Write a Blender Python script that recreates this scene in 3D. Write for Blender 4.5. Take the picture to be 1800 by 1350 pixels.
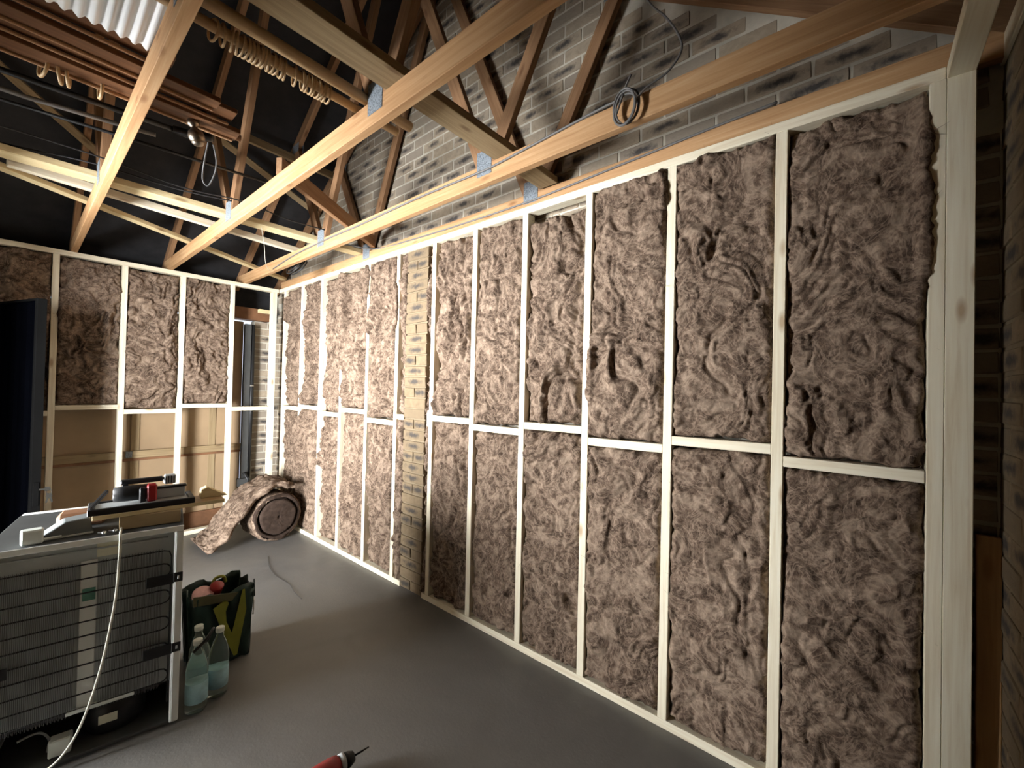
import bpy, bmesh, math, random
import numpy as np
from mathutils import Matrix, Vector

for o in list(bpy.data.objects):
    bpy.data.objects.remove(o, do_unlink=True)
SC = bpy.context.scene
COL = SC.collection
random.seed(7)

# ------------------------------------------------------------------ camera
F_PX = 734.736
YAW, PITCH, ROLL = 0.87198, 0.012875, 0.022262
CAM = Vector((-1.8042, -4.8104, 1.4250))


def cam_axes():
    f = Vector((math.sin(YAW) * math.cos(PITCH), math.cos(YAW) * math.cos(PITCH), math.sin(PITCH)))
    r = Vector((math.cos(YAW), -math.sin(YAW), 0))
    u = r.cross(f)
    c, s = math.cos(ROLL), math.sin(ROLL)
    return c * r + s * u, -s * r + c * u, f


CR, CU, CF = cam_axes()
cd = bpy.data.cameras.new('camera')
cd.sensor_width = 36
cd.lens = F_PX / 1800 * 36
cd.clip_start = 0.02
cam = bpy.data.objects.new('camera', cd)
COL.objects.link(cam)
cam.matrix_world = Matrix(((CR.x, CU.x, -CF.x, CAM.x), (CR.y, CU.y, -CF.y, CAM.y), (CR.z, CU.z, -CF.z, CAM.z), (0, 0, 0, 1)))
SC.camera = cam


def px_of(p):
    d = Vector(p) - CAM
    z = d.dot(CF)
    if z < 0.05:
        return None
    return 900 + F_PX * d.dot(CR) / z, 675 - F_PX * d.dot(CU) / z, z


# ------------------------------------------------------------------ light
w = bpy.data.worlds.new('world')
SC.world = w
w.use_nodes = True
bg = w.node_tree.nodes['Background']
bg.inputs['Color'].default_value = (0.78, 0.88, 1.0, 1)
bg.inputs['Strength'].default_value = 1.5


def area(name, loc, target, sx, sy, power, color, spread=180):
    l = bpy.data.lights.new(name, 'AREA')
    l.shape = 'RECTANGLE'
    l.size, l.size_y = sx, sy
    l.energy = power
    l.color = color
    l.spread = math.radians(spread)
    o = bpy.data.objects.new(name, l)
    COL.objects.link(o)
    o.location = loc
    o.rotation_euler = (Vector(target) - Vector(loc)).to_track_quat('-Z', 'Y').to_euler()
    return o


# daylight entering by the open side door in the left wall
area('side_door_daylight', (-6.0, -3.68, 0.75), (0, -3.68, 0.75), 10.75, 3.1, 12300, (0.965, 0.985, 1.0))
vs = SC.view_settings
vs.view_transform = 'Standard'
vs.look = 'None'
vs.exposure = 0.0
vs.gamma = 1
vs.use_curve_mapping = False

# ------------------------------------------------------------------ materials
MATS = {}


class NT:
    def __init__(self, name):
        m = bpy.data.materials.new(name)
        m.use_nodes = True
        self.m = m
        self.t = m.node_tree
        self.b = self.t.nodes['Principled BSDF']

    def n(self, typ, **kw):
        nd = self.t.nodes.new(typ)
        for k, v in kw.items():
            setattr(nd, k, v)
        return nd

    def l(self, a, b):
        self.t.links.new(a, b)

    def coord(self, scale=(1, 1, 1), rand=True, kind='Object'):
        tc = self.n('ShaderNodeTexCoord')
        mp = self.n('ShaderNodeMapping')
        mp.inputs['Scale'].default_value = scale
        self.l(tc.outputs[kind], mp.inputs['Vector'])
        if rand:
            oi = self.n('ShaderNodeObjectInfo')
            mu = self.n('ShaderNodeMath', operation='MULTIPLY')
            mu.inputs[1].default_value = 37.0
            self.l(oi.outputs['Random'], mu.inputs[0])
            self.l(mu.outputs[0], mp.inputs['Location'])
        return mp.outputs[0]

    def noise(self, vec, scale, detail=4, rough=0.55, dist=0.0):
        nd = self.n('ShaderNodeTexNoise')
        nd.inputs['Scale'].default_value = scale
        nd.inputs['Detail'].default_value = detail
        nd.inputs['Roughness'].default_value = rough
        nd.inputs['Distortion'].default_value = dist
        self.l(vec, nd.inputs['Vector'])
        return nd.outputs['Fac']

    def ramp(self, fac, stops):
        r = self.n('ShaderNodeValToRGB')
        el = r.color_ramp.elements
        while len(el) < len(stops):
            el.new(0.5)
        for e, (p, c) in zip(el, stops):
            e.position = p
            e.color = (*c, 1)
        self.l(fac, r.inputs[0])
        return r.outputs[0]

    def mix(self, fac, a, b, mode='MIX'):
        x = self.n('ShaderNodeMix', data_type='RGBA', blend_type=mode)
        for s, i in ((fac, 0), (a, 6), (b, 7)):
            if hasattr(s, 'is_linked') or hasattr(s, 'links'):
                self.l(s, x.inputs[i])
            elif isinstance(s, (int, float)):
                x.inputs[i].default_value = s
            else:
                x.inputs[i].default_value = (*s, 1)
        return x.outputs[2]

    def bump(self, h, strength=0.3, dist=0.005):
        b = self.n('ShaderNodeBump')
        b.inputs['Strength'].default_value = strength
        b.inputs['Distance'].default_value = dist
        self.l(h, b.inputs['Height'])
        self.l(b.outputs[0], self.b.inputs['Normal'])

    def color(self, c):
        if hasattr(c, 'links'):
            self.l(c, self.b.inputs['Base Color'])
        else:
            self.b.inputs['Base Color'].default_value = (*c, 1)

    def rough(self, r, spec=0.4, metal=0.0):
        self.b.inputs['Roughness'].default_value = r
        self.b.inputs['Specular IOR Level'].default_value = spec
        self.b.inputs['Metallic'].default_value = metal


def mat_wood(name, dark, mid, light, knot, contrast=1.0, rough=0.75):
    k = NT(name)
    v = k.coord((1.1, 26, 26))
    f = k.noise(v, 2.2, 6, 0.6, 0.6)
    c = k.ramp(f, [(0.30, dark), (0.52, mid), (0.72, light)])
    v2 = k.coord((0.8, 1.5, 1.5))
    f2 = k.noise(v2, 2.0, 3, 0.5)
    c = k.mix(k.ramp(f2, [(0.35, (0, 0, 0)), (0.7, (0.35 * contrast,) * 3)]), c, dark)
    # knots
    v3 = k.coord((3.6, 11, 11))
    vo = k.n('ShaderNodeTexVoronoi')
    vo.inputs['Scale'].default_value = 1.0
    k.l(v3, vo.inputs['Vector'])
    c = k.mix(k.ramp(vo.outputs['Distance'], [(0.07, (0.75,) * 3), (0.17, (0, 0, 0))]), c, knot)
    k.color(c)
    k.rough(rough, 0.25)
    k.bump(f, 0.15, 0.002)
    return k.m


def mat_plain(name, col, rough=0.6, spec=0.4, metal=0.0, var=0.12, scale=6.0, bump=0.0):
    k = NT(name)
    v = k.coord((1, 1, 1))
    f = k.noise(v, scale, 4, 0.6)
    lo = tuple(max(0, c * (1 - var)) for c in col)
    hi = tuple(min(1, c * (1 + var)) for c in col)
    k.color(k.ramp(f, [(0.3, lo), (0.7, hi)]))
    k.rough(rough, spec, metal)
    if bump:
        k.bump(k.noise(v, scale * 14, 3), bump, 0.003)
    return k.m


M = MATS
M['cls'] = mat_wood('pale_stud_timber', (0.66, 0.56, 0.40), (0.78, 0.71, 0.55), (0.84, 0.79, 0.64), (0.36, 0.22, 0.11), 0.6)
M['truss'] = mat_wood('truss_timber', (0.37, 0.20, 0.09), (0.48, 0.285, 0.14), (0.56, 0.37, 0.205), (0.22, 0.09, 0.035), 0.9)
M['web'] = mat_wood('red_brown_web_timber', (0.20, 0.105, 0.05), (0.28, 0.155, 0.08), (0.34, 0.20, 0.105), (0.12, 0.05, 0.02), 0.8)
M['plank'] = mat_wood('old_plank_timber', (0.20, 0.14, 0.075), (0.28, 0.205, 0.115), (0.34, 0.26, 0.15), (0.12, 0.07, 0.035))
M['batten'] = mat_wood('yellow_batten_timber', (0.58, 0.45, 0.24), (0.70, 0.58, 0.34), (0.76, 0.66, 0.42), (0.3, 0.18, 0.08), 0.6)
M['mahogany'] = mat_wood('red_brown_stained_wood', (0.085, 0.038, 0.018), (0.13, 0.06, 0.028), (0.18, 0.085, 0.042), (0.06, 0.03, 0.015), 0.8, 0.4)
M['polewood'] = mat_wood('pale_pole_wood', (0.34, 0.22, 0.11), (0.42, 0.29, 0.155), (0.48, 0.34, 0.19), (0.3, 0.18, 0.09), 0.5, 0.4)
M['lit_edge'] = mat_wood('copper_brown_lit_edge', (0.26, 0.14, 0.07), (0.34, 0.2, 0.11), (0.42, 0.26, 0.15), (0.2, 0.1, 0.05), 0.5, 0.35)
M['board'] = mat_wood('orange_board_wood', (0.36, 0.20, 0.09), (0.45, 0.27, 0.13), (0.5, 0.32, 0.16), (0.28, 0.14, 0.06), 0.6)
M['hardboard'] = mat_plain('tan_hardboard', (0.30, 0.21, 0.125), 0.8, 0.2, 0, 0.14, 2.2, 0.05)
M['cardboard'] = mat_plain('cardboard', (0.36, 0.27, 0.15), 0.85, 0.2, 0, 0.08)
M['felt'] = mat_plain('black_roofing_felt', (0.019, 0.019, 0.021), 0.75, 0.3, 0, 0.3, 9, 0.25)
M['darksteel'] = mat_plain('dark_navy_steel', (0.0012, 0.0014, 0.0024), 0.8, 0.0, 0, 0.15, 4)
M['darkrim'] = mat_plain('dark_rim_steel', (0.008, 0.008, 0.008), 0.8, 0.0, 0, 0.15, 4)
M['darkgrey'] = mat_plain('dark_grey_steel', (0.055, 0.056, 0.055), 0.55, 0.3, 0, 0.15)
M['galv'] = None
M['black'] = mat_plain('black_plastic', (0.012, 0.012, 0.013), 0.45, 0.4, 0, 0.1)
M['blackwire'] = mat_plain('black_cable_sheath', (0.02, 0.02, 0.02), 0.5, 0.4, 0, 0.1)
M['greywire'] = mat_plain('grey_cable_sheath', (0.15, 0.145, 0.14), 0.55, 0.35, 0, 0.1)
M['cordgrey'] = mat_plain('dark_grey_cord', (0.09, 0.09, 0.09), 0.6, 0.3, 0, 0.1)
M['red'] = mat_plain('red_plastic', (0.27, 0.011, 0.012), 0.4, 0.45, 0, 0.12)
M['enamel'] = mat_plain('white_enamel', (0.72, 0.74, 0.72), 0.35, 0.45, 0, 0.05, 3)
M['greymetal'] = mat_plain('grey_panel_metal', (0.42, 0.445, 0.45), 0.5, 0.4, 0, 0.18, 3)
M['greytray'] = mat_plain('grey_tray_plastic', (0.13, 0.14, 0.138), 0.5, 0.35, 0, 0.1)
M['greytop'] = mat_plain('dusty_grey_top', (0.036, 0.038, 0.037), 0.7, 0.3, 0, 0.2, 5)
M['wiregrey'] = mat_plain('grey_condenser_wire', (0.11, 0.115, 0.12), 0.5, 0.3, 0, 0.1)
M['sticker'] = mat_plain('cream_paper', (0.66, 0.64, 0.50), 0.8, 0.2, 0, 0.06, 20)
M['greenpaper'] = mat_plain('green_sticker', (0.10, 0.24, 0.19), 0.7, 0.2, 0, 0.3, 30)
M['cord'] = mat_plain('off_white_cord', (0.62, 0.61, 0.52), 0.5, 0.4, 0, 0.05)
M['plugwhite'] = mat_plain('white_plastic', (0.66, 0.70, 0.66), 0.4, 0.4, 0, 0.06)
M['ringmetal'] = mat_plain('dull_ring_metal', (0.06, 0.06, 0.06), 0.5, 0.3, 0.0, 0.1)
M['chrome'] = mat_plain('bright_metal', (0.6, 0.6, 0.6), 0.3, 0.5, 1.0, 0.05)
M['keymetal'] = mat_plain('dull_key_metal', (0.02, 0.018, 0.014), 0.6, 0.2, 0.0, 0.2)
M['brass'] = mat_plain('aged_brass', (0.22, 0.18, 0.14), 0.35, 0.5, 1.0, 0.2)
M['baggreen'] = mat_plain('dark_green_bag', (0.010, 0.03, 0.025), 0.45, 0.4, 0, 0.3, 8)
M['bagolive'] = mat_plain('olive_bag_print', (0.23, 0.24, 0.035), 0.5, 0.35, 0, 0.15, 8)
M['bagdark'] = mat_plain('olive_grey_bag_lining', (0.09, 0.085, 0.045), 0.6, 0.3, 0, 0.2, 8)
M['pinkpaper'] = mat_plain('pale_pink_plastic', (0.7, 0.42, 0.42), 0.5, 0.3, 0, 0.2, 20)
M['bluelabel'] = mat_plain('pale_blue_label', (0.34, 0.55, 0.62), 0.5, 0.3, 0, 0.22, 18)
M['sheet'] = mat_plain('white_translucent_sheet', (0.86, 0.88, 0.9), 0.35, 0.4, 0, 0.03)
M['brownrust'] = mat_plain('rust_brown', (0.16, 0.075, 0.035), 0.7, 0.3, 0, 0.3)


def mat_galv():
    k = NT('galvanised_nail_plate')
    v = k.coord((1, 1, 1))
    vo = k.n('ShaderNodeTexVoronoi')
    vo.inputs['Scale'].default_value = 130
    k.l(v, vo.inputs['Vector'])
    k.color(k.ramp(vo.outputs['Distance'], [(0.1, (0.09, 0.105, 0.12)), (0.6, (0.23, 0.26, 0.29))]))
    k.rough(0.6, 0.3, 0.2)
    k.bump(vo.outputs['Distance'], 0.6, 0.003)
    return k.m


M['galv'] = mat_galv()


def mat_brick(name, tan, grey, smear, _v='a'):
    k = NT(name)
    v = k.coord((1, 1, 1))
    oi = k.n('ShaderNodeObjectInfo')
    n1 = k.noise(v, 22, 5, 0.65, 0.4)
    base = k.ramp(n1, [(0.3, tuple(c * 0.8 for c in tan)), (0.7, tuple(min(1, c * 1.15) for c in tan))])
    base = k.mix(k.ramp(oi.outputs['Random'], [(0.2, (0, 0, 0)), (0.9, (0.8,) * 3)]), base, grey)
    # dark fired smear in the middle of many bricks
    tc = k.n('ShaderNodeTexCoord')
    mp = k.n('ShaderNodeMapping')
    mp.inputs['Scale'].default_value = (5.4, 0.1, 21)
    k.l(tc.outputs['Object'], mp.inputs['Vector'])
    ln = k.n('ShaderNodeVectorMath', operation='LENGTH')
    k.l(mp.outputs[0], ln.inputs[0])
    ad = k.n('ShaderNodeMath', operation='ADD')
    k.l(ln.outputs['Value'], ad.inputs[0])
    n2 = k.noise(v, 24, 4, 0.65, 0.6)
    k.l(n2, ad.inputs[1])
    n3 = k.n('ShaderNodeMath', operation='MULTIPLY')
    k.l(oi.outputs['Random'], n3.inputs[0])
    n3.inputs[1].default_value = 7.31
    fr = k.n('ShaderNodeMath', operation='FRACT')
    k.l(n3.outputs[0], fr.inputs[0])
    g = k.n('ShaderNodeMath', operation='GREATER_THAN')
    g.inputs[1].default_value = 0.32
    k.l(fr.outputs[0], g.inputs[0])
    s = k.ramp(ad.outputs[0], [(0.62, (0.9,) * 3), (1.25, (0, 0, 0))])
    fm = k.mix(g.outputs[0], (0, 0, 0), s)
    k.color(k.mix(fm, base, smear))
    k.rough(0.9, 0.2)
    k.bump(n1, 0.8, 0.006)
    return k.m


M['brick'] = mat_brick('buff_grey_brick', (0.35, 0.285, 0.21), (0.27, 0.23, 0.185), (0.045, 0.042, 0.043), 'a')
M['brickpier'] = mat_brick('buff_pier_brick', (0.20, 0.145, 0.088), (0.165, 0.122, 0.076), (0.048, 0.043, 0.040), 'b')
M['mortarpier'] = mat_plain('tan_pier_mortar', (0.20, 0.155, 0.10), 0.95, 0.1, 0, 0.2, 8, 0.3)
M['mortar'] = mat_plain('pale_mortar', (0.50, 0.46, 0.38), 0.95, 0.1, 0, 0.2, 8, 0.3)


def mat_wool(name, dark, mid, light):
    k = NT(name)
    v = k.coord((1, 1, 1))
    a = k.noise(v, 6.5, 4, 0.55, 2.4)
    b = k.noise(v, 17, 5, 0.6, 3.0)
    c1 = k.ramp(a, [(0.38, dark), (0.5, mid), (0.62, light)])  # tone patches also carry crease shading, besides the wool's own fibre colour
    c2 = k.ramp(b, [(0.38, dark), (0.52, mid), (0.66, light)])
    c = k.mix(0.42, c1, c2)

    def strands(scale, dist, vec, w0, w1):
        n = k.noise(vec, scale, 3, 0.55, dist)
        m1 = k.n('ShaderNodeMath', operation='SUBTRACT')
        k.l(n, m1.inputs[0]); m1.inputs[1].default_value = 0.5
        m2 = k.n('ShaderNodeMath', operation='ABSOLUTE')
        k.l(m1.outputs[0], m2.inputs[0])
        return k.ramp(m2.outputs[0], [(w0, (1, 1, 1)), (w1, (0, 0, 0))])
    s1 = strands(9, 3.0, v, 0.0, 0.06)
    s2 = strands(30, 3.0, k.coord((1, 1, 0.55)), 0.0, 0.07)
    hi = tuple(min(1, x * 1.45) for x in light)
    half = k.mix(1.0, s1, (0.34, 0.34, 0.34), 'MULTIPLY')
    c = k.mix(half, c, hi)
    half2 = k.mix(1.0, s2, (0.16, 0.16, 0.16), 'MULTIPLY')
    c = k.mix(half2, c, hi)
    k.color(c)
    k.rough(0.95, 0.08)
    h = k.mix(0.5, s2, b)
    k.bump(h, 0.22, 0.006)
    return k.m


M['wool'] = mat_wool('brown_mineral_wool', (0.036, 0.0225, 0.0155), (0.103, 0.068, 0.048), (0.278, 0.205, 0.150))
M['woolend'] = mat_plain('shaded_wool_cut_end', (0.042, 0.028, 0.021), 0.95, 0.1, 0, 0.35, 30, 0.6)  # cut end coloured darker to suggest its side away from the light


def mat_floor():
    k = NT('bare_concrete')
    v = k.coord((1, 1, 1), rand=False)
    a = k.noise(v, 1.3, 5, 0.6, 0.5)
    b = k.noise(v, 14, 5, 0.7)
    d = k.noise(v, 90, 3, 0.6)
    c = k.ramp(a, [(0.3, (0.125, 0.12, 0.112)), (0.5, (0.155, 0.15, 0.142)), (0.7, (0.18, 0.17, 0.152))])
    c = k.mix(k.ramp(b, [(0.35, (0.35,) * 3), (0.65, (0, 0, 0))]), c, (0.10, 0.096, 0.09))
    k.color(c)
    k.l(k.ramp(b, [(0.3, (0.42,) * 3), (0.7, (0.62,) * 3)]), k.b.inputs['Roughness'])
    k.b.inputs['Specular IOR Level'].default_value = 0.5
    k.bump(d, 0.25, 0.003)
    return k.m


M['floor'] = mat_floor()


def mat_clear():
    k = NT('clear_bottle_plastic')
    k.color((0.80, 0.92, 0.88))
    k.b.inputs['Transmission Weight'].default_value = 0.9
    k.b.inputs['IOR'].default_value = 1.15
    k.rough(0.12, 0.5)
    return k.m


M['clear'] = mat_clear()

# ------------------------------------------------------------------ helpers


def attach(o, parent):
    """Parent o while keeping its present (world) placement."""
    if parent is None:
        return o
    wm = o.matrix_basis.copy()
    o.parent = parent
    o.matrix_basis = world_of_parent(parent).inverted() @ wm
    return o


def world_of_parent(p):
    m = p.matrix_basis.copy()
    while p.parent:
        p = p.parent
        m = p.matrix_basis @ m
    return m


def tag(o, label=None, cat=None, group=None, kind=None):
    if label:
        o['label'] = label
    if cat:
        o['category'] = cat
    if group:
        o['group'] = group
    if kind:
        o['kind'] = kind
    return o


def empty(name, loc=(0, 0, 0), rz=0, label=None, cat=None, group=None, kind=None):
    o = bpy.data.objects.new(name, None)
    o.empty_display_size = 0.05
    COL.objects.link(o)
    o.matrix_basis = Matrix.Translation(loc) @ Matrix.Rotation(rz, 4, 'Z')
    return tag(o, label, cat, group, kind)


def link(name, me, mat, parent=None, mw=None, smooth=False):
    o = bpy.data.objects.new(name, me)
    COL.objects.link(o)
    if mat is not None and len(me.materials) == 0:
        me.materials.append(M[mat] if isinstance(mat, str) else mat)
    if smooth:
        me.polygons.foreach_set('use_smooth', [True] * len(me.polygons))
    if mw is not None:
        o.matrix_basis = mw
    return attach(o, parent)


def box_mesh(name, lx, ly, lz, bev=0.002, center=True):
    bm = bmesh.new()
    bmesh.ops.create_cube(bm, size=1)
    bmesh.ops.scale(bm, vec=(lx, ly, lz), verts=bm.verts)
    if bev:
        bmesh.ops.bevel(bm, geom=list(bm.edges), offset=min(bev, 0.3 * min(lx, ly, lz)), segments=1, affect='EDGES')
    me = bpy.data.meshes.new(name)
    bm.to_mesh(me)
    bm.free()
    return me


def box(name, x0, x1, y0, y1, z0, z1, mat, parent=None, bev=0.002, long=None):
    """Axis aligned box in world (or in the frame of `frame`), local X along its longest side."""
    d = [abs(x1 - x0), abs(y1 - y0), abs(z1 - z0)]
    c = Vector(((x0 + x1) / 2, (y0 + y1) / 2, (z0 + z1) / 2))
    i = d.index(max(d))
    if i == 0:
        R = Matrix.Identity(4); dim = d
    elif i == 1:
        R = Matrix.Rotation(math.pi / 2, 4, 'Z'); dim = [d[1], d[0], d[2]]
    else:
        R = Matrix.Rotation(-math.pi / 2, 4, 'Y'); dim = [d[2], d[1], d[0]]
    me = box_mesh(name, *dim, bev=bev)
    return link(name, me, mat, parent, Matrix.Translation(c) @ R)


def lbox(name, fm, x0, x1, y0, y1, z0, z1, mat, parent=None, bev=0.002):
    """Box given in the local frame fm."""
    me = box_mesh(name, x1 - x0, y1 - y0, z1 - z0, bev)
    c = Vector(((x0 + x1) / 2, (y0 + y1) / 2, (z0 + z1) / 2))
    return link(name, me, mat, parent, fm @ Matrix.Translation(c))


def timber(name, p0, p1, w_, h_, mat, parent=None, up=(0, 0, 1), bev=0.002):
    p0, p1 = Vector(p0), Vector(p1)
    x = (p1 - p0).normalized()
    y = Vector(up).cross(x).normalized()
    z = x.cross(y)
    me = box_mesh(name, (p1 - p0).length, w_, h_, bev)
    c = (p0 + p1) / 2
    mw = Matrix(((x.x, y.x, z.x, c.x), (x.y, y.y, z.y, c.y), (x.z, y.z, z.z, c.z), (0, 0, 0, 1)))
    return link(name, me, mat, parent, mw)


def tube_mesh(name, pts, r, segs=8, closed=False, cap=True):
    pts = [Vector(p) for p in pts]
    n = len(pts)
    rs = r if isinstance(r, (list, tuple)) else [r] * n
    vs_, fs = [], []
    t0 = (pts[1] - pts[0]).normalized()
    nrm = t0.orthogonal().normalized()
    prev = t0
    for i, p in enumerate(pts):
        if closed:
            t = (pts[(i + 1) % n] - pts[i - 1]).normalized()
        else:
            t = (pts[min(i + 1, n - 1)] - pts[max(i - 1, 0)]).normalized()
        q = prev.rotation_difference(t)
        nrm = (q @ nrm)
        nrm = (nrm - t * nrm.dot(t)).normalized()
        prev = t
        b = t.cross(nrm)
        for k in range(segs):
            a = 2 * math.pi * k / segs
            vs_.append(p + rs[i] * (math.cos(a) * nrm + math.sin(a) * b))
    m = n if closed else n - 1
    for i in range(m):
        for k in range(segs):
            j = (i + 1) % n
            fs.append((i * segs + k, i * segs + (k + 1) % segs, j * segs + (k + 1) % segs, j * segs + k))
    if cap and not closed:
        fs.append(tuple(range(segs))[::-1])
        fs.append(tuple((n - 1) * segs + k for k in range(segs)))
    me = bpy.data.meshes.new(name)
    me.from_pydata(vs_, [], fs)
    me.update()
    return me


def tube(name, pts, r, mat, parent=None, segs=8, closed=False):
    pts = [Vector(p) for p in pts]
    c = sum(pts, Vector()) / len(pts)
    me = tube_mesh(name, [p - c for p in pts], r, segs, closed)
    return link(name, me, mat, parent, Matrix.Translation(c), True)


def smooth_path(pts, k=6):
    pts = [Vector(p) for p in pts]
    out = []
    for i in range(len(pts) - 1):
        p0 = pts[max(i - 1, 0)]; p1 = pts[i]; p2 = pts[i + 1]; p3 = pts[min(i + 2, len(pts) - 1)]
        for s in range(k):
            t = s / k
            out.append(0.5 * ((2 * p1) + (p2 - p0) * t + (2 * p0 - 5 * p1 + 4 * p2 - p3) * t * t + (3 * p1 - p0 - 3 * p2 + p3) * t ** 3))
    out.append(pts[-1])
    return out


def lathe(name, prof, mat, mw, parent=None, segs=20):
    vs_, fs = [], []
    for r, z in prof:
        for k in range(segs):
            a = 2 * math.pi * k / segs
            vs_.append((r * math.cos(a), r * math.sin(a), z))
    for i in range(len(prof) - 1):
        for k in range(segs):
            fs.append((i * segs + k, i * segs + (k + 1) % segs, (i + 1) * segs + (k + 1) % segs, (i + 1) * segs + k))
    fs.append(tuple(range(segs))[::-1])
    fs.append(tuple((len(prof) - 1) * segs + k for k in range(segs)))
    me = bpy.data.meshes.new(name)
    me.from_pydata(vs_, [], fs)
    me.update()
    return link(name, me, mat, parent, mw, True)


def poly_prism(name, pts2, thick, mat, mw, parent=None, bev=0.0):
    """Prism from a 2D outline (local x,z), extruded along local y."""
    n = len(pts2)
    vs_ = [(x, -thick / 2, z) for x, z in pts2] + [(x, thick / 2, z) for x, z in pts2]
    fs = [tuple(range(n)), tuple(range(2 * n - 1, n - 1, -1))]
    for i in range(n):
        j = (i + 1) % n
        fs.append((i, i + n, j + n, j))
    me = bpy.data.meshes.new(name)
    me.from_pydata(vs_, [], fs)
    me.update()
    bm = bmesh.new(); bm.from_mesh(me)
    bmesh.ops.recalc_face_normals(bm, faces=bm.faces)
    if bev:
        bmesh.ops.bevel(bm, geom=list(bm.edges), offset=bev, segments=1, affect='EDGES')
    bm.to_mesh(me); bm.free()
    return link(name, me, mat, parent, mw)


def axes_m(origin, x, y, z):
    return Matrix(((x[0], y[0], z[0], origin[0]), (x[1], y[1], z[1], origin[1]), (x[2], y[2], z[2], origin[2]), (0, 0, 0, 1)))


# numpy value noise
NTAB = {}


def vnoise(x, y, seed):
    if seed not in NTAB:
        NTAB[seed] = np.random.RandomState(seed).rand(64, 64)
    tb = NTAB[seed]
    xi = np.floor(x).astype(int); yi = np.floor(y).astype(int)
    xf = x - xi; yf = y - yi
    xf = xf * xf * xf * (xf * (xf * 6 - 15) + 10); yf = yf * yf * yf * (yf * (yf * 6 - 15) + 10)
    a = tb[xi % 64, yi % 64]; b = tb[(xi + 1) % 64, yi % 64]
    c = tb[xi % 64, (yi + 1) % 64]; d = tb[(xi + 1) % 64, (yi + 1) % 64]
    return (a * (1 - xf) + b * xf) * (1 - yf) + (c * (1 - xf) + d * xf) * yf


def wool_height(u, v, seed, amp=1.0):
    wx = (vnoise(u * 5, v * 5, seed + 1) - 0.5) * 0.26 + (vnoise(u * 16, v * 16, seed + 2) - 0.5) * 0.09
    wy = (vnoise(u * 5, v * 5, seed + 3) - 0.5) * 0.26 + (vnoise(u * 16, v * 16, seed + 4) - 0.5) * 0.09
    uu, vv = u + wx, v + wy
    big = (vnoise(uu * 4, vv * 2.5, seed + 5) - 0.5) * 0.036
    b1 = np.abs(2 * vnoise(uu * 7, vv * 5, seed + 6) - 1)
    b2 = np.abs(2 * vnoise(uu * 16, vv * 12, seed + 7) - 1)
    b3 = np.abs(2 * vnoise(uu * 36, vv * 30, seed + 8) - 1)
    # creases come and go over the batt
    m = np.clip(1.6 * vnoise(u * 3 + 9, v * 3 + 4, seed + 10) - 0.2, 0.15, 1.2)
    return amp * (big + 0.030 * m * (b1 - 0.45) + 0.022 * (b2 - 0.45) + 0.010 * (b3 - 0.45))


# ------------------------------------------------------------------ setting: floor and envelope
H = 2.44
T = 0.038
D = 0.063
GX = 0.11          # inner face of the brick gable wall
FY = -5.13         # inner face of the front brick wall
LX = -2.42         # inner face of the left wall
RIDGE_Y, EAVE_Y, EAVE_Z, SLOPE = -2.5, 0.2, 2.50, 0.70


def rafter_z(y):
    return EAVE_Z + SLOPE * ((EAVE_Y - y) if y >= RIDGE_Y else (y - (2 * RIDGE_Y - EAVE_Y)))


fl = box('floor', LX - 0.6, GX + 0.3, FY - 0.3, 0.9, -0.1, 0.0, 'floor', bev=0)
tag(fl, 'bare stained concrete slab floor', 'floor', kind='structure')


def felt():
    nx, ny = 61, 40
    xs = np.linspace(LX - 0.3, GX + 0.06, nx)
    trx = np.array([-2.14, -1.52, -0.918, -0.313, 0.067])
    vs_, fs = [], []
    for part, (ya, yb) in enumerate(((RIDGE_Y, 0.40), (RIDGE_Y, 2 * RIDGE_Y - 0.40))):
        base = len(vs_)
        for j in range(ny):
            t = j / (ny - 1)
            y = ya + (yb - ya) * t
            for x in xs:
                dmin = np.min(np.abs(trx - x))
                sag = 0.022 * math.sin(min(1, dmin / 0.3) * math.pi / 2) * (0.6 + 0.4 * math.sin(t * 23 + x * 3))
                z = rafter_z(y) + 0.063 - sag
                if part == 0 and y > 0.30:
                    z -= (y - 0.30) * 1.2
                vs_.append((x, y, z))
        for j in range(ny - 1):
            for i in range(nx - 1):
                a = base + j * nx + i
                f = (a, a + 1, a + nx + 1, a + nx)
                fs.append(f)
    # outer skin
    n = len(vs_)
    vs_ += [(x, y, z + 0.03) for x, y, z in vs_]
    fs += [tuple(i + n for i in f[::-1]) for f in fs]
    me = bpy.data.meshes.new('ceiling')
    me.from_pydata(vs_, [], fs)
    me.update()
    o = link('ceiling', me, 'felt', None, None, True)
    tag(o, 'black roofing felt sagging between the rafters', 'roof felt', kind='structure')


felt()

# ------------------------------------------------------------------ brickwork
BL, BH, BJ = 0.215, 0.065, 0.010
BRICK_MESH = {}


def brick_mesh(L_, seed, mat):
    key = (round(L_, 3), seed, mat)
    if key not in BRICK_MESH:
        me = box_mesh('brick', L_, 0.05, BH, 0.0035)
        rr = random.Random(seed)
        for v in me.vertices:
            v.co.x += rr.uniform(-0.002, 0.002); v.co.z += rr.uniform(-0.0018, 0.0018); v.co.y += rr.uniform(-0.0015, 0.0015)
        me.materials.append(M[mat])
        BRICK_MESH[key] = me
    return BRICK_MESH[key]


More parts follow.
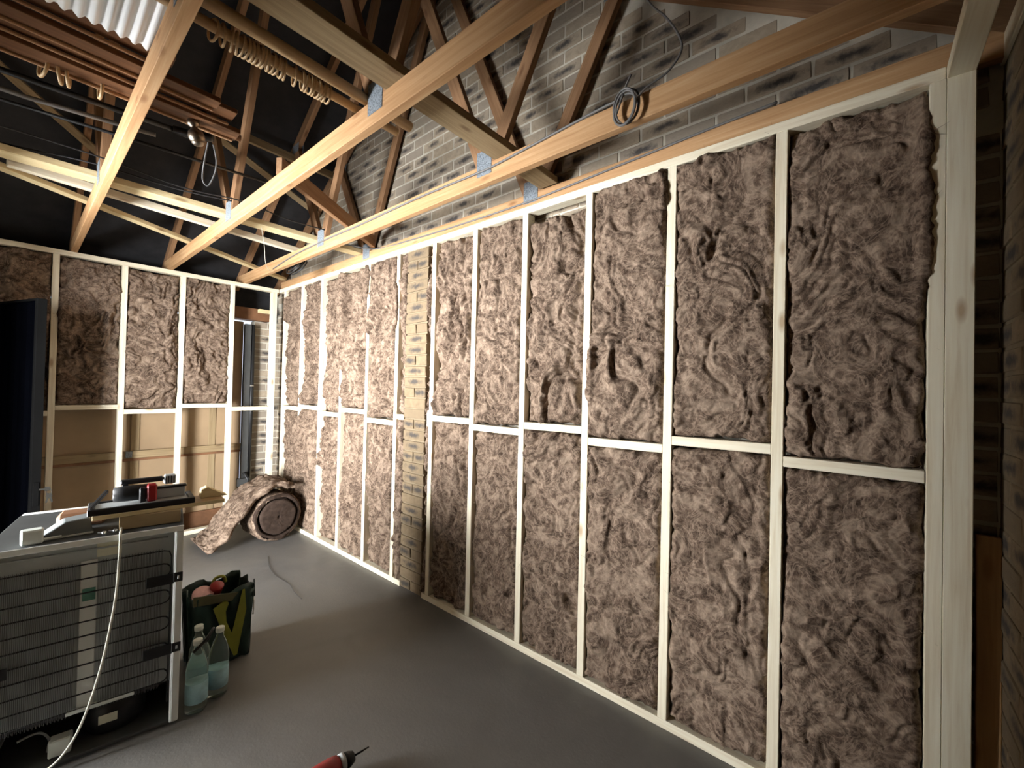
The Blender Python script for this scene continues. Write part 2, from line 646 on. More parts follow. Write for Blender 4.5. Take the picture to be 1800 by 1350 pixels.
def lay_bricks(parent, origin, along, normal, a0, a1, z0, z1, mat, top=None, limit=300, header_alt=False, margin=60):
    """Bricks on the plane through `origin`; face 6 mm proud of the mortar backing."""
    along = Vector(along); normal = Vector(normal); up = Vector((0, 0, 1))
    items = []
    nrow = int((z1 - z0) / (BH + BJ))
    rr = random.Random(int(abs(a0 * 1000)) + nrow)
    for r in range(nrow):
        zc = z0 + (r + 0.5) * (BH + BJ)
        if header_alt:
            if r % 3:
                cells = [((a0 + a1) / 2, a1 - a0 - 0.004)]
            else:
                h = (a1 - a0 - 0.010) / 2
                cells = [(a0 + h / 2, h), (a1 - h / 2, h)]
        else:
            cells = []
            a = a0 - (0.1125 if r % 2 else 0)
            while a < a1:
                s, e = max(a, a0), min(a + BL, a1)
                if e - s > 0.03:
                    cells.append(((s + e) / 2, e - s))
                a += BL + BJ
        for ac, L_ in cells:
            c = Vector(origin) + along * ac + up * zc
            if top is not None and zc + 0.04 > top(c):
                continue
            q = px_of(c)
            if q is None or not (-margin < q[0] < 1800 + margin and -margin < q[1] < 1350 + margin):
                continue
            items.append((q[2], c, L_, rr.randrange(4), rr.uniform(-0.002, 0.002)))
    items.sort(key=lambda t: t[0])
    m3 = lambda c, off: axes_m(c + normal * (-0.025 + 0.0035 + off), along, up.cross(along), up)
    for q, c, L_, sd, off in items[:limit]:
        link('brick', brick_mesh(L_, sd, mat), None, parent, m3(c, off))
    rest = items[limit:]
    if rest:
        bm = bmesh.new()
        for q, c, L_, sd, off in rest:
            tmp = brick_mesh(L_, sd, mat)
            n0 = len(bm.verts)
            bm.from_mesh(tmp)
            bm.verts.ensure_lookup_table()
            mm = m3(c, off)
            for v in bm.verts[n0:]:
                v.co = mm @ v.co
        me = bpy.data.meshes.new('distant_bricks')
        bm.to_mesh(me); bm.free()
        o = link('distant_bricks', me, mat, parent)
        tag(o, kind='stuff')


def gable_top(c):
    return rafter_z(c.y) + 0.02


wr = empty('wall_right_outer', (GX, -2.5, 0), label='buff and grey brick gable wall behind the roof trusses', cat='brick wall', kind='structure')
# mortar backing as one solid gable shaped slab
pts = [(-5.6, 0), (0.9, 0), (0.9, 2.3), (0.40, rafter_z(0.40) + 0.06), (RIDGE_Y, rafter_z(RIDGE_Y) + 0.06), (-5.4, rafter_z(-5.4) + 0.06), (-5.6, 2.3)]
poly_prism('mortar_backing', [(y, z) for y, z in pts], 0.12, 'mortar', axes_m((GX + 0.06, 0, 0), (0, 1, 0), (-1, 0, 0), (0, 0, 1)), wr)
lay_bricks(wr, (GX, 0, 0), (0, 1, 0), (-1, 0, 0), -5.10, 0.30, 2.325, 4.55, 'brick', gable_top, 300, margin=30)
wr2 = empty('wall_right_corner', (GX, -5.09, 0), label='dark strip of brickwork beyond the end post of the stud wall', cat='brick wall', kind='structure')
lay_bricks(wr2, (GX, 0, 0), (0, 1, 0), (-1, 0, 0), -5.125, -5.0, 0.0, 2.3, 'brick', None, 60)
lay_bricks(wr2, (GX, 0, 0), (0, 1, 0), (-1, 0, 0), -0.16, 0.42, 0.0, 2.3, 'brick', None, 120)
pier = empty('brick_pier', (0.05, -2.40, 0))
attach(pier, wr)
tag(pier, 'narrow buff brick pier standing between the wool bays')
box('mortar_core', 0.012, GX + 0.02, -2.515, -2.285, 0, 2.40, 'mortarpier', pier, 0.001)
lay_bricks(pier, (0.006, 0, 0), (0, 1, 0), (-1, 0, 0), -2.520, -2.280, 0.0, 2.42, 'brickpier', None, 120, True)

wf = empty('wall_front', (-1.2, FY, 0), label='shadowed brick wall at the right edge beyond the end post', cat='brick wall', kind='structure')
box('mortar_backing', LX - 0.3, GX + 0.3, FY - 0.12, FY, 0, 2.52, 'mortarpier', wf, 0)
lay_bricks(wf, (0, FY, 0), (1, 0, 0), (0, 1, 0), -0.34, 0.105, 0.0, 2.42, 'brickpier', None, 150, margin=120)  # darker pier brick and mortar put shade into this wall's colour
wp = timber('wall_plate', (-2.5, FY - 0.04, 2.475), (0.10, FY - 0.04, 2.475), 0.10, 0.07, 'cls')
attach(wp, wf)

# left wall with the side door opening
wl = empty('wall_left', (LX, -2.5, 0), label='plain masonry wall with the open side door', cat='wall', kind='structure')
for i, (a, b, z0, z1) in enumerate(((-5.3, -2.45, 0, 2.5), (-2.45, -1.55, 2.08, 2.5), (-1.55, 0.9, 0, 2.5))):
    box('wall_panel', LX - 0.12, LX, a, b, z0, z1, 'mortar', wl, 0)
poly_prism('gable_panel', [(-5.5, 2.4), (0.6, 2.4), (0.40, rafter_z(0.40) + 0.06), (RIDGE_Y, rafter_z(RIDGE_Y) + 0.06), (-5.4, rafter_z(-5.4) + 0.06)], 0.1, 'mortar',
           axes_m((LX - 0.20, 0, 0), (0, 1, 0), (-1, 0, 0), (0, 0, 1)), wl)
tr = empty('trim_1', (-1.95, -0.04, 0), label='dark post carrying the open steel door leaf', cat='door post', kind='structure')
box('post', -1.985, -1.915, -0.065, -0.004, 0, 2.1, 'darkrim', tr)

# ------------------------------------------------------------------ stud frames
R_STUDS = [-0.150, -0.564, -0.980, -1.362, -1.775, -2.173, -2.587, -2.972, -3.368, -3.766, -4.169, -4.571, -4.977]
R_NOG = [1.187, 1.211, 1.169, 1.219, 1.157, None, 1.221, 1.189, 1.230, 1.182, 1.224, 1.184]
fr_r = empty('wall_right', (0, -2.5, 0), label='long pale timber stud frame running down the right side', cat='stud wall', kind='structure')
box('top_plate', 0, D, -4.996, 0.0, H - T, H, 'cls', fr_r)
box('bottom_plate', 0, D, -2.283, -0.10, 0, T, 'cls', fr_r)
box('bottom_plate', 0, D, -4.996, -2.530, 0, T, 'cls', fr_r)
for y in R_STUDS:
    j0, j1 = random.uniform(-0.003, 0.003), random.uniform(-0.003, 0.003)
    timber('stud', (D / 2, y + j0, T), (D / 2, y + j1, H - T), D, T, 'cls', fr_r, up=(0, 1, 0))
for i, z in enumerate(R_NOG):
    a, b = R_STUDS[i], R_STUDS[i + 1]
    if z is None:
        box('noggin', 0, D, a - T / 2, -2.282, 1.207 - T / 2, 1.207 + T / 2, 'cls', fr_r)
        continue
    dz = random.uniform(-0.002, 0.002)
    timber('noggin', (D / 2, a - T / 2, z + dz), (D / 2, b + T / 2, z - dz), D, T, 'cls', fr_r)
box('packer', 0.0, D, -2.568, -2.545, 1.16, 1.27, 'cls', fr_r)

fr_e = empty('wall_front_frame', (0, -5.03, 0), label='pale end post and plates of the return stud frame', cat='stud wall', kind='structure')
box('stud', 0.001, 0.039, -5.060, -4.9975, T, H - T, 'cls', fr_e)
box('top_plate', LX + 0.02, 0.045, -5.060, -4.9975, H - T, H, 'cls', fr_e)
box('bottom_plate', LX + 0.02, 0.045, -5.060, -4.9975, 0, T, 'cls', fr_e)
box('stud', -2.36, -2.32, -5.060, -4.9975, T, H - T, 'cls', fr_e)

B_STUDS = [-1.616, -1.2195, -0.822, -0.4243, -0.0344]
B_NOG = [1.203, 1.161, 1.205, 1.170]
fr_b = empty('wall_back', (-1.0, 0, 0), label='pale timber stud frame across the garage door end', cat='stud wall', kind='structure')
box('top_plate', LX + 0.02, -0.002, 0, D, H - T, H, 'cls', fr_b)
box('bottom_plate', LX + 0.02, -0.016, 0, D, 0, T, 'cls', fr_b)
for x in B_STUDS + [-2.012]:
    j0, j1 = random.uniform(-0.003, 0.003), random.uniform(-0.003, 0.003)
    timber('stud', (x + j0, D / 2, T), (x + j1, D / 2, H - T), D, T, 'cls', fr_b, up=(1, 0, 0))
for i, z in enumerate(B_NOG):
    timber('noggin', (B_STUDS[i] + T / 2, D / 2, z), (B_STUDS[i + 1] - T / 2, D / 2, z), D, T, 'cls', fr_b)
timber('noggin', (-2.012 + T / 2, D / 2, 1.159), (B_STUDS[0] - T / 2, D / 2, 1.159), D, T, 'cls', fr_b)
for nm, x0, x1 in (('packing_strip', B_STUDS[4] - T / 2 - 0.012, B_STUDS[4] - T / 2),):
    box(nm, x0, x1, 0.01, D, T, H - T, 'cls', fr_b)

# ------------------------------------------------------------------ mineral wool batts


def batt(name, wall, a0, a1, z0, z1, seed, label, group, amp=1.0, out0=-0.012, res=0.0055, spill0=None, spill1=None, depth=0.075, fold=0.0):
    """wall 'R': a = -Y (increasing toward the camera), face toward -X; wall 'B': a = X, face toward -Y."""
    na = max(8, int((a1 - a0) / res)); nz = int((z1 - z0) / res)
    A, Z = np.meshgrid(np.linspace(0, 1, na), np.linspace(0, 1, nz))
    jl = (vnoise(Z * (z1 - z0) * 14, Z * 0 + 3.3, seed + 20) - 0.5) * 0.016 + (vnoise(Z * (z1 - z0) * 55, Z * 0 + 1.3, seed + 24) - 0.5) * 0.009
    jr = (vnoise(Z * (z1 - z0) * 14, Z * 0 + 7.7, seed + 21) - 0.5) * 0.016 + (vnoise(Z * (z1 - z0) * 55, Z * 0 + 5.3, seed + 25) - 0.5) * 0.009
    jt = (vnoise(A * (a1 - a0) * 16, A * 0 + 2.2, seed + 22) - 0.5) * 0.022 + (vnoise(A * (a1 - a0) * 60, A * 0 + 9.2, seed + 26) - 0.5) * 0.010
    jb = (vnoise(A * (a1 - a0) * 16, A * 0 + 5.2, seed + 23) - 0.5) * 0.022 + (vnoise(A * (a1 - a0) * 60, A * 0 + 4.2, seed + 27) - 0.5) * 0.010
    zz = z0 + (z1 - z0) * Z
    e0 = np.zeros_like(A); e1 = np.zeros_like(A)
    if spill0:
        for (s, zc, zw) in spill0:
            e0 = np.maximum(e0, s * np.exp(-((zz - zc) / zw) ** 4))
    if spill1:
        for (s, zc, zw) in spill1:
            e1 = np.maximum(e1, s * np.exp(-((zz - zc) / zw) ** 4))
    l_ = a0 + jl - e0; r_ = a1 + jr + e1
    a = l_ + (r_ - l_) * A
    z = (z0 + jb) + ((z1 + jt) - (z0 + jb)) * Z
    h = wool_height(a, z, seed, amp)
    if fold:
        wv = (vnoise(a * 3, z * 3, seed + 31) - 0.5) * 0.22 + (vnoise(a * 11, z * 9, seed + 32) - 0.5) * 0.05
        h = h + fold * (np.abs(2 * vnoise((a + wv) * 10, z * 2.2, seed + 33) - 1) ** 0.85 - 0.45)
    ed = np.minimum(np.minimum(a - l_, r_ - a), np.minimum(z - z0 - jb, z1 + jt - z)) + 1e-5
    k = np.clip(ed / 0.030, 0, 1)
    k = np.sqrt(1 - (1 - k) ** 2)
    out = out0 + 0.012 + h - (1 - k) * 0.035
    over = np.maximum(np.clip((a0 + 0.032 - a) / 0.018, 0, 1), np.clip((a - a1 + 0.032) / 0.018, 0, 1))
    over = over * np.clip((e0 * (A < 0.5) + e1 * (A >= 0.5)) / 0.008, 0, 1)
    out = out * (1 - over) + over * np.maximum(out, 0.005 + 0.012 * k + 0.45 * np.abs(h))
    V = np.zeros((nz * na, 3))
    c = Vector((0, -(a0 + a1) / 2, z0)) if wall == 'R' else Vector(((a0 + a1) / 2, 0, z0))
    # face
    if wall == 'R':
        V[:, 0] = -out.ravel(); V[:, 1] = -a.ravel() - c.y; V[:, 2] = z.ravel() - c.z
    else:
        V[:, 0] = a.ravel() - c.x; V[:, 1] = -out.ravel(); V[:, 2] = z.ravel() - c.z
    idx = np.arange(nz * na).reshape(nz, na)
    q = np.stack([idx[:-1, :-1], idx[:-1, 1:], idx[1:, 1:], idx[1:, :-1]], -1).reshape(-1, 4)
    border = np.concatenate([idx[0, :], idx[1:, -1], idx[-1, -2::-1], idx[-2:0:-1, 0]])
    B2 = V[border].copy()
    ax = 0 if wall == 'R' else 1
    # the sides run straight back, held inside the bay
    B2[:, ax] = depth
    B2[:, 2] = np.clip(B2[:, 2], 0.004, z1 - z0 - 0.004)
    hw = (a1 - a0) / 2 - 0.003
    B2[:, 1 - ax] = np.clip(B2[:, 1 - ax], -hw, hw)
    n0 = len(V); nb = len(border)
    V = np.concatenate([V, B2])
    s = np.stack([border, n0 + np.arange(nb), n0 + (np.arange(nb) + 1) % nb, np.roll(border, -1)], -1)
    faces = q.tolist() + s.tolist() + [list(range(n0, n0 + nb))[::-1]]
    if wall == 'B':
        pass
    me = bpy.data.meshes.new('wool')
    me.from_pydata(V.tolist(), [], faces)
    me.update()
    root = empty(name, c, 0, label, 'insulation', group)
    o = link('wool', me, 'wool', root, Matrix.Translation(c), True)
    # loose fibres along the edges and on the face
    rr = random.Random(seed)
    fv, ff = [], []
    for i in range(110):
        if rr.random() < 0.6:
            side = rr.randrange(4)
            ii = 0 if side == 0 else (na - 1 if side == 1 else rr.randrange(na))
            jj = 0 if side == 2 else (nz - 1 if side == 3 else rr.randrange(nz))
        else:
            ii, jj = rr.randrange(na), rr.randrange(nz)
        p = Vector(V[idx[jj, ii]])
        d = Vector((rr.gauss(0, 1), rr.gauss(0, 1), rr.gauss(0, 1)))
        d[ax] = -abs(d[ax]) * 0.35
        d.normalize()
        L_ = rr.uniform(0.012, 0.05)
        bend = Vector((rr.gauss(0, .5), rr.gauss(0, .5), rr.gauss(0, .5)))
        bend[ax] = -abs(bend[ax])
        wd = Vector((0, 0, 1)) if abs(d.z) < 0.7 else (Vector((0, 1, 0)) if wall == 'R' else Vector((1, 0, 0)))
        n1 = len(fv)
        for s_ in range(4):
            t = s_ / 3
            pp = p + d * L_ * t + bend * L_ * 0.5 * t * t
            wdt = 0.0010 * (1 - 0.8 * t)
            fv += [pp - wd * wdt, pp + wd * wdt]
        for s_ in range(3):
            b = n1 + 2 * s_
            ff.append((b, b + 1, b + 3, b + 2))
    me2 = bpy.data.meshes.new('loose_fibres')
    me2.from_pydata(fv, [], ff)
    me2.update()
    f = link('loose_fibres', me2, 'wool', root, Matrix.Translation(c))
    tag(f, kind='stuff')
    return root


ORD = ['first', 'second', 'third', 'fourth', 'fifth', 'sixth', 'seventh', 'eighth', 'ninth', 'tenth', 'eleventh', 'twelfth']
bays = []
for i in range(12):
    a0 = -R_STUDS[i] + T / 2; a1 = -R_STUDS[i + 1] - T / 2
    if i == 5:
        bays.append((a0, 2.276, 1.207, 'squeezed between a stud and the far side of the brick pier'))
        bays.append((2.524, -R_STUDS[6] - T / 2, 1.207, 'squeezed between the near side of the brick pier and a stud'))
    else:
        bays.append((a0, a1, R_NOG[i], None))
full = 0
FOLD = [0.006, 0.010, 0.022, 0.042, 0.048, 0.02, 0.02, 0.05, 0.0, 0.026, 0.008, 0.0, 0.0]
AMP = [1.1, 1.2, 1.4, 1.3, 1.3, 1.4, 1.4, 1.3, 1.0, 1.2, 1.0, 0.9, 0.95]
OUT = [-0.028, -0.028, -0.030, -0.024, -0.022, -0.010, -0.010, -0.018, -0.014, -0.012, -0.004, -0.008, -0.012]
for i, (a0, a1, zn, txt) in enumerate(bays):
    for lev in (0, 1):
        z0, z1 = (T, zn - T / 2) if lev == 0 else (zn + T / 2, H - T)
        if txt:
            lab = ('upper' if lev else 'lower') + ' brown wool strip ' + txt
            grp = 'narrow wool strips beside the brick pier'
        else:
            lab = ('upper' if lev else 'lower') + ' brown wool batt, ' + ORD[full] + ' full bay from the corner, right stud wall'
            grp = ('upper' if lev else 'lower') + ' wool batts of the right stud wall'
        sp0 = sp1 = None
        top = z1
        if i == 3 and lev == 1:
            sp0 = [(0.082, 2.06, 0.40)]; sp1 = [(0.034, 2.28, 0.12)]
        if i == 4 and lev == 1:
            sp1 = [(0.028, 2.02, 0.16)]; sp0 = [(0.012, 1.95, 0.10)]
        if i == 1 and lev == 1:
            sp0 = None
        if i == 0:
            sp0 = [(0.02, 2.2, 0.12)] if lev else None
        if i == 1 and lev == 0:
            sp0 = [(0.082, 0.62, 0.40)]
        if i == 2 and lev == 0:
            sp0 = [(0.012, 0.75, 0.06)]
        if i == 9 and lev == 1:
            top = z1 - 0.055
        if i == 8 and lev == 1:
            top = z1 + 0.004
        if i == 12 and lev == 1:
            sp1 = [(0.009, 2.05, 0.30)]
        if i == 10 and lev == 1:
            sp0 = [(0.012, 1.5, 0.15)]; top = z1 + 0.006
        if i == 11 and lev == 1:
            top = z1 + 0.004
        near = a0 > 2.5
        batt('insulation_batt', 'R', a0, a1, z0 + 0.004, top - 0.002, 100 + i * 20 + lev * 7, lab, grp,
             AMP[i] * (1.0 if lev else 0.8), OUT[i] - (0.0 if lev else 0.003), 0.0055 if near else 0.006, sp0, sp1, fold=FOLD[i] * (1.0 if lev else 0.6))
    if not txt:
        full += 1

bl = [(-1.993, -1.635, 1.159), (B_STUDS[0] + T / 2, B_STUDS[1] - T / 2, 1.203), (B_STUDS[1] + T / 2, B_STUDS[2] - T / 2, 1.161), (B_STUDS[2] + T / 2, B_STUDS[3] - T / 2, 1.205)]
bt = ['brown wool batt behind the dark door leaf in the back stud wall', 'brown wool batt just right of the dark door leaf in the back wall',
      'middle of the three full brown wool batts in the back wall', 'brown wool batt beside the open bay of the back wall']
for i, (a0, a1, zn) in enumerate(bl):
    batt('insulation_batt', 'B', a0, a1, zn + T / 2 + 0.004, H - T - 0.004, 500 + 20 * i, bt[i], 'wool batts of the back stud wall', 1.5, -0.010, 0.0065, depth=0.07)

# ------------------------------------------------------------------ garage door behind the back frame
gd = empty('door_1', (-1.2, 0.2, 0), label='tan boarded garage door seen through the open lower bays', cat='garage door', kind='structure')
GY = 0.20
for x0, x1 in ((-2.38, -1.70), (-1.69, -1.10), (-1.09, -0.52), (-0.51, -0.263)):
    box('lower_panel', x0, x1, GY, GY + 0.012, 0.0, 0.745, 'hardboard', gd)
    box('upper_panel', x0, x1, GY, GY + 0.012, 0.755, 2.075, 'hardboard', gd)
for x in (-1.695, -1.095, -0.515):
    box('cover_strip', x - 0.03, x + 0.03, GY - 0.008, GY - 0.001, 0.02, 2.07, 'plank', gd)
box('rail', -2.36, -0.27, GY - 0.035, GY - 0.010, 0.735, 0.800, 'plank', gd)
box('rail_lip', -2.36, -0.27, GY - 0.030, GY - 0.012, 0.712, 0.734, 'brownrust', gd)
box('bracket', -1.16, -1.115, GY - 0.045, GY - 0.036, 0.745, 0.80, 'galv', gd)
box('bottom_rail', -2.36, -0.27, GY - 0.03, GY - 0.001, 0.0, 0.16, 'brownrust', gd)
box('track', -0.262, -0.205, GY - 0.06, GY + 0.0, 0.0, 2.05, 'darkgrey', gd)
tube('spring_arm', [(-0.185, GY - 0.03, 2.05), (-0.183, GY - 0.035, 1.2), (-0.195, GY - 0.03, 0.35)], 0.022, 'black', gd)
box('latch_plate', -0.31, -0.20, GY - 0.11, GY - 0.062, 0.36, 0.44, 'darkgrey', gd)
tube('latch_arm', [(-0.25, GY - 0.09, 0.5), (-0.21, GY - 0.10, 0.42), (-0.20, GY - 0.09, 0.28)], 0.015, 'black', gd)
box('spring_clip', -0.205, -0.17, GY - 0.065, GY - 0.055, 1.395, 1.41, 'chrome', gd)
wb = empty('wall_back_outer', (-0.05, 0.22, 0), label='brick jamb and dark lintel beside the garage door', cat='brick wall', kind='structure')
box('mortar_backing', -0.150, GX + 0.1, 0.235, 0.34, 0, 2.10, 'mortar', wb, 0)
lay_bricks(wb, (0, 0.235, 0), (1, 0, 0), (0, -1, 0), -0.145, 0.105, 0.0, 2.11, 'brick', None, 60, True, margin=200)
box('mortar_return', GX + 0.0, GX + 0.05, 0.30, 0.9, 0, 2.4, 'mortar', wb, 0)
box('lintel', -2.42, -0.02, 0.19, 0.33, 2.105, 2.23, 'brownrust', wb)
box('packing_block', -0.14, -0.03, 0.13, 0.185, 2.185, 2.225, 'batten', wb)
box('outer_head', -2.5, GX + 0.1, 0.34, 0.44, 2.17, 2.52, 'felt', wb)

# ------------------------------------------------------------------ side door leaf
pa, pb = Vector((-1.694, -0.62, 0)), Vector((-1.902, -0.030, 0))
dx = (pb - pa).normalized()
dn = Vector((dx.y, -dx.x, 0))         # toward the room / right
if dn.x < 0:
    dn = -dn
dm = axes_m(pa, dx, Vector((0, 0, 1)).cross(dx), (0, 0, 1))
dl = empty('door_2', pa, 0, 'dark navy ribbed steel door leaf standing open at the left', 'door', kind='structure')
Ld = (pb - pa).length
lbox('leaf', dm, 0.03, Ld, -0.008, 0.02, 0.02, 1.945, 'darksteel', dl)
lbox('edge_strip', dm, 0.0, 0.03, -0.022, 0.026, 0.02, 1.96, 'darkrim', dl)
lbox('head_strip', dm, 0.03, Ld, -0.022, 0.026, 1.945, 1.96, 'darkrim', dl)
for s in (0.13, 0.27, 0.41, 0.55):
    for fy in (1, -1):
        poly = [(0, 0), (0.09, 0), (0.07, 0.012), (0.02, 0.012)]
        zz0, zz1 = 0.06, 1.93
        yb_ = 0.02 if fy > 0 else -0.008
        vs_ = []
        for z in (zz0, zz1):
            for px_, pz_ in poly:
                vs_.append((s + px_ - 0.045, yb_ + fy * pz_, z))
        fs = [(0, 1, 2, 3), (7, 6, 5, 4)] + [(i, (i + 1) % 4 + 0, (i + 1) % 4 + 4, i + 4) for i in range(4)]
        me = bpy.data.meshes.new('rib'); me.from_pydata(vs_, [], fs); me.update()
        link('rib', me, 'darksteel', dl, dm)
lbox('lock_case', dm, -0.006, 0.0, -0.012, 0.018, 0.58, 0.74, 'darkrim', dl)
kx = empty('key_bunch', pa + Vector((0.03, -0.02, 0.60)), 0, 'small bunch of keys hanging in the dark door lock', 'keys')
kp = pa + Vector((0.012, -0.012, 0.69))
poly_prism('lock_key', [(0, -0.006), (0.022, -0.006), (0.026, -0.013), (0.048, -0.013), (0.054, 0), (0.048, 0.013), (0.026, 0.013), (0.022, 0.006), (0, 0.006)], 0.003, 'keymetal', axes_m(kp, (1, 0, 0), (0, 1, 0), (0, 0, 1)), kx)
kc = kp + Vector((0.045, 0, -0.02))
tube('split_ring', [kc + Vector((0.013 * math.cos(t), 0, 0.016 * math.sin(t))) for t in np.linspace(0, 2 * math.pi, 16, False)], 0.0015, 'ringmetal', kx, 5, True)
for tlt in (-0.25, 0.2):
    poly_prism('hanging_key', [(-0.011, 0), (0.011, 0), (0.012, -0.022), (0.005, -0.028), (0.005, -0.06), (0, -0.066), (-0.004, -0.06), (-0.005, -0.028), (-0.012, -0.022)], 0.003, 'keymetal',
               Matrix.Translation(kc + Vector((0, 0.003 * (1 if tlt > 0 else -1), -0.012))) @ Matrix.Rotation(tlt, 4, 'Y'), kx)

# ------------------------------------------------------------------ roof trusses
TT = 0.035
CH = 0.097


def roof_truss(X, label, plates=True):
    t = empty('roof_truss', (X, RIDGE_Y, H), 0, label, 'roof truss', 'roof trusses')
    y0, y1 = 0.20, 2 * RIDGE_Y - 0.20
    if X > 0:
        y0 = 0.10; 
    zc = H + 0.0008 + CH / 2
    timber('bottom_chord', (X, y0 - 0.02, zc), (X, y1 + 0.02, zc), TT, CH, 'truss', t)
    ry = RIDGE_Y
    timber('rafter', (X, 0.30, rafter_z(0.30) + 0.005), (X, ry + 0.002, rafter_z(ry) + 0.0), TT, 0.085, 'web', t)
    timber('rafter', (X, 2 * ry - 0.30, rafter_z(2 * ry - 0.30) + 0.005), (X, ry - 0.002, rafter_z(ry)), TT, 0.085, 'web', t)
    for sgn in (1, -1):
        f = lambda y: ry + sgn * (y - ry)
        n = (X, f(-1.655), H + CH - 0.008)
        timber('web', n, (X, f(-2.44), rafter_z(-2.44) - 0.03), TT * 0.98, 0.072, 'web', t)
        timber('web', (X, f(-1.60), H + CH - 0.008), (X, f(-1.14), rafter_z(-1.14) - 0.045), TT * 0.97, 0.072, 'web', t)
        if plates:
            for face in (-1, 1):
                xf = X + face * (TT / 2 + 0.0012)
                me = box_mesh('nail_plate', 0.10, 0.0022, 0.125, 0.0006)
                link('nail_plate', me, 'galv', t, axes_m((xf, f(-1.64), H + 0.105), (0, 1, 0), (1, 0, 0), (0, 0, 1)))
                me = box_mesh('nail_plate', 0.12, 0.0022, 0.07, 0.0006)
                link('nail_plate', me, 'galv', t, axes_m((xf, f(-1.14), rafter_z(-1.14) - 0.03), (0, 1, 0), (1, 0, 0), (0, 0, 1)))
    for face in (-1, 1):
        me = box_mesh('nail_plate', 0.16, 0.0022, 0.10, 0.0006)
        link('nail_plate', me, 'galv', t, axes_m((X + face * (TT / 2 + 0.0012), ry, rafter_z(ry) - 0.03), (0, 1, 0), (1, 0, 0), (0, 0, 1)))
    return t


roof_truss(-1.522, 'timber roof truss farthest left, crossing under the white sheet')
roof_truss(-0.918, 'timber roof truss crossing the middle of the ceiling')
roof_truss(-0.313, 'timber roof truss carrying the hanging grey cable coil')
roof_truss(0.067, 'orange timber roof truss against the brick gable, directly above the stud wall')

ZT = H + CH + 0.001
b = box('ceiling_binder', LX + 0.02, 0.045, -3.545, -3.428, ZT, ZT + 0.035, 'plank')
tag(b, 'wide flat plank laid across the truss ties nearer the camera', 'plank')
b = box('ceiling_binder', LX + 0.02, 0.045, -1.578, -1.468, ZT, ZT + 0.035, 'batten')
tag(b, 'yellowish flat plank laid across the truss ties near the back wall', 'plank')
b = timber('timber_batten', (-1.857, -1.36, ZT + 0.022), (-0.25, -1.125, ZT + 0.022), 0.042, 0.042, 'cls')
tag(b, 'bright white loose batten lying beside the yellowish plank on the trusses', 'batten')
b = timber('diagonal_brace', (-2.1, -1.42, ZT + 0.015), (0.03, -0.045, ZT + 0.015), 0.060, 0.028, 'batten')
tag(b, 'thin yellow diagonal brace across the truss ties at the back eaves', 'brace')
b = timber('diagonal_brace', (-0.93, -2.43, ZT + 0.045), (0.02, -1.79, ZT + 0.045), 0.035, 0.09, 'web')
tag(b, 'dark upright diagonal brace between the middle and gable trusses', 'brace')


def under_rafter(y):
    return rafter_z(y) - 0.052 - 0.02


b = timber('rafter_brace', (-1.25, -1.13, under_rafter(-1.13) - 0.01), (0.05, -1.10, under_rafter(-1.10) - 0.01), 0.03, 0.06, 'plank')
tag(b, 'thin longitudinal batten fixed under the far rafters', 'brace')
b = timber('rafter_brace', (-1.05, -1.10, under_rafter(-1.10)), (0.04, -0.74, under_rafter(-0.74)), 0.05, 0.022, 'plank', up=(0, 0.57, 0.82))
tag(b, 'slanting brace under the rafters between the middle and gable trusses', 'brace')
b = timber('rafter_brace', (-2.0, -1.02, under_rafter(-1.02)), (-1.40, -0.62, under_rafter(-0.62)), 0.05, 0.022, 'plank', up=(0, 0.57, 0.82))
tag(b, 'slanting brace under the rafters at the far left', 'brace')

# ------------------------------------------------------------------ stored poles and boards on the trusses
for i, (y, z, wd, th, x0, x1, dy) in enumerate(((-2.60, 0.0, 0.085, 0.018, -2.40, -1.18, -0.03), (-2.705, 0.022, 0.09, 0.018, -2.40, -1.22, -0.01), (-2.80, 0.004, 0.075, 0.02, -2.40, -1.30, 0.0), (-2.885, 0.028, 0.07, 0.02, -2.40, -1.46, 0.0))):
    zz = ZT + z + th / 2
    o = timber('stained_board', (x0, y, zz), (x1, y + dy, zz + (0.012 if i % 2 else 0)), wd, th, 'mahogany')
    tag(o, ['red-brown stained board lying lowest and farthest back in the stack on the trusses', 'red-brown stained board second from the back in the stack on the trusses',
            'red-brown stained board third from the back in the stack on the trusses', 'short red-brown stained board beside the white sheet on the trusses'][i], 'board', 'stained boards stored on the trusses')
    box_ = box_mesh('lit_edge', x1 - x0 - 0.02, 0.012, 0.012, 0.003)  # paler strip added as the lit lower edge of each board
    xx = Vector((x1 - x0, dy, 0)).normalized()
    link('lit_edge', box_, 'lit_edge', o, axes_m(((x0 + x1) / 2, y + dy / 2 + wd / 2 - 0.004, zz - th / 2 - 0.004), xx, (-xx.y, xx.x, 0), (0, 0, 1)))


def pole(name, p0, p1, r, mat, label, cat, group=None):
    o = tube(name, [p0, Vector(p0).lerp(Vector(p1), 0.5), p1], r, mat, None, 12)
    return tag(o, label, cat, group)


pole('curtain_pole', (-2.3, -2.535, ZT + 0.016), (-1.16, -2.60, ZT + 0.016), 0.015, 'mahogany', 'red-brown curtain pole along the back edge of the stacked boards', 'curtain pole')
pole('curtain_pole', (-1.86, -3.315, ZT + 0.022), (-0.72, -3.285, ZT + 0.022), 0.021, 'polewood', 'pale curtain pole lying between the plank and the ringed pole', 'curtain pole')
pole('curtain_pole', (-1.86, -3.225, ZT + 0.017), (-0.74, -3.215, ZT + 0.017), 0.017, 'polewood', 'pale curtain pole carrying the long row of rings', 'curtain pole')

RING = {}


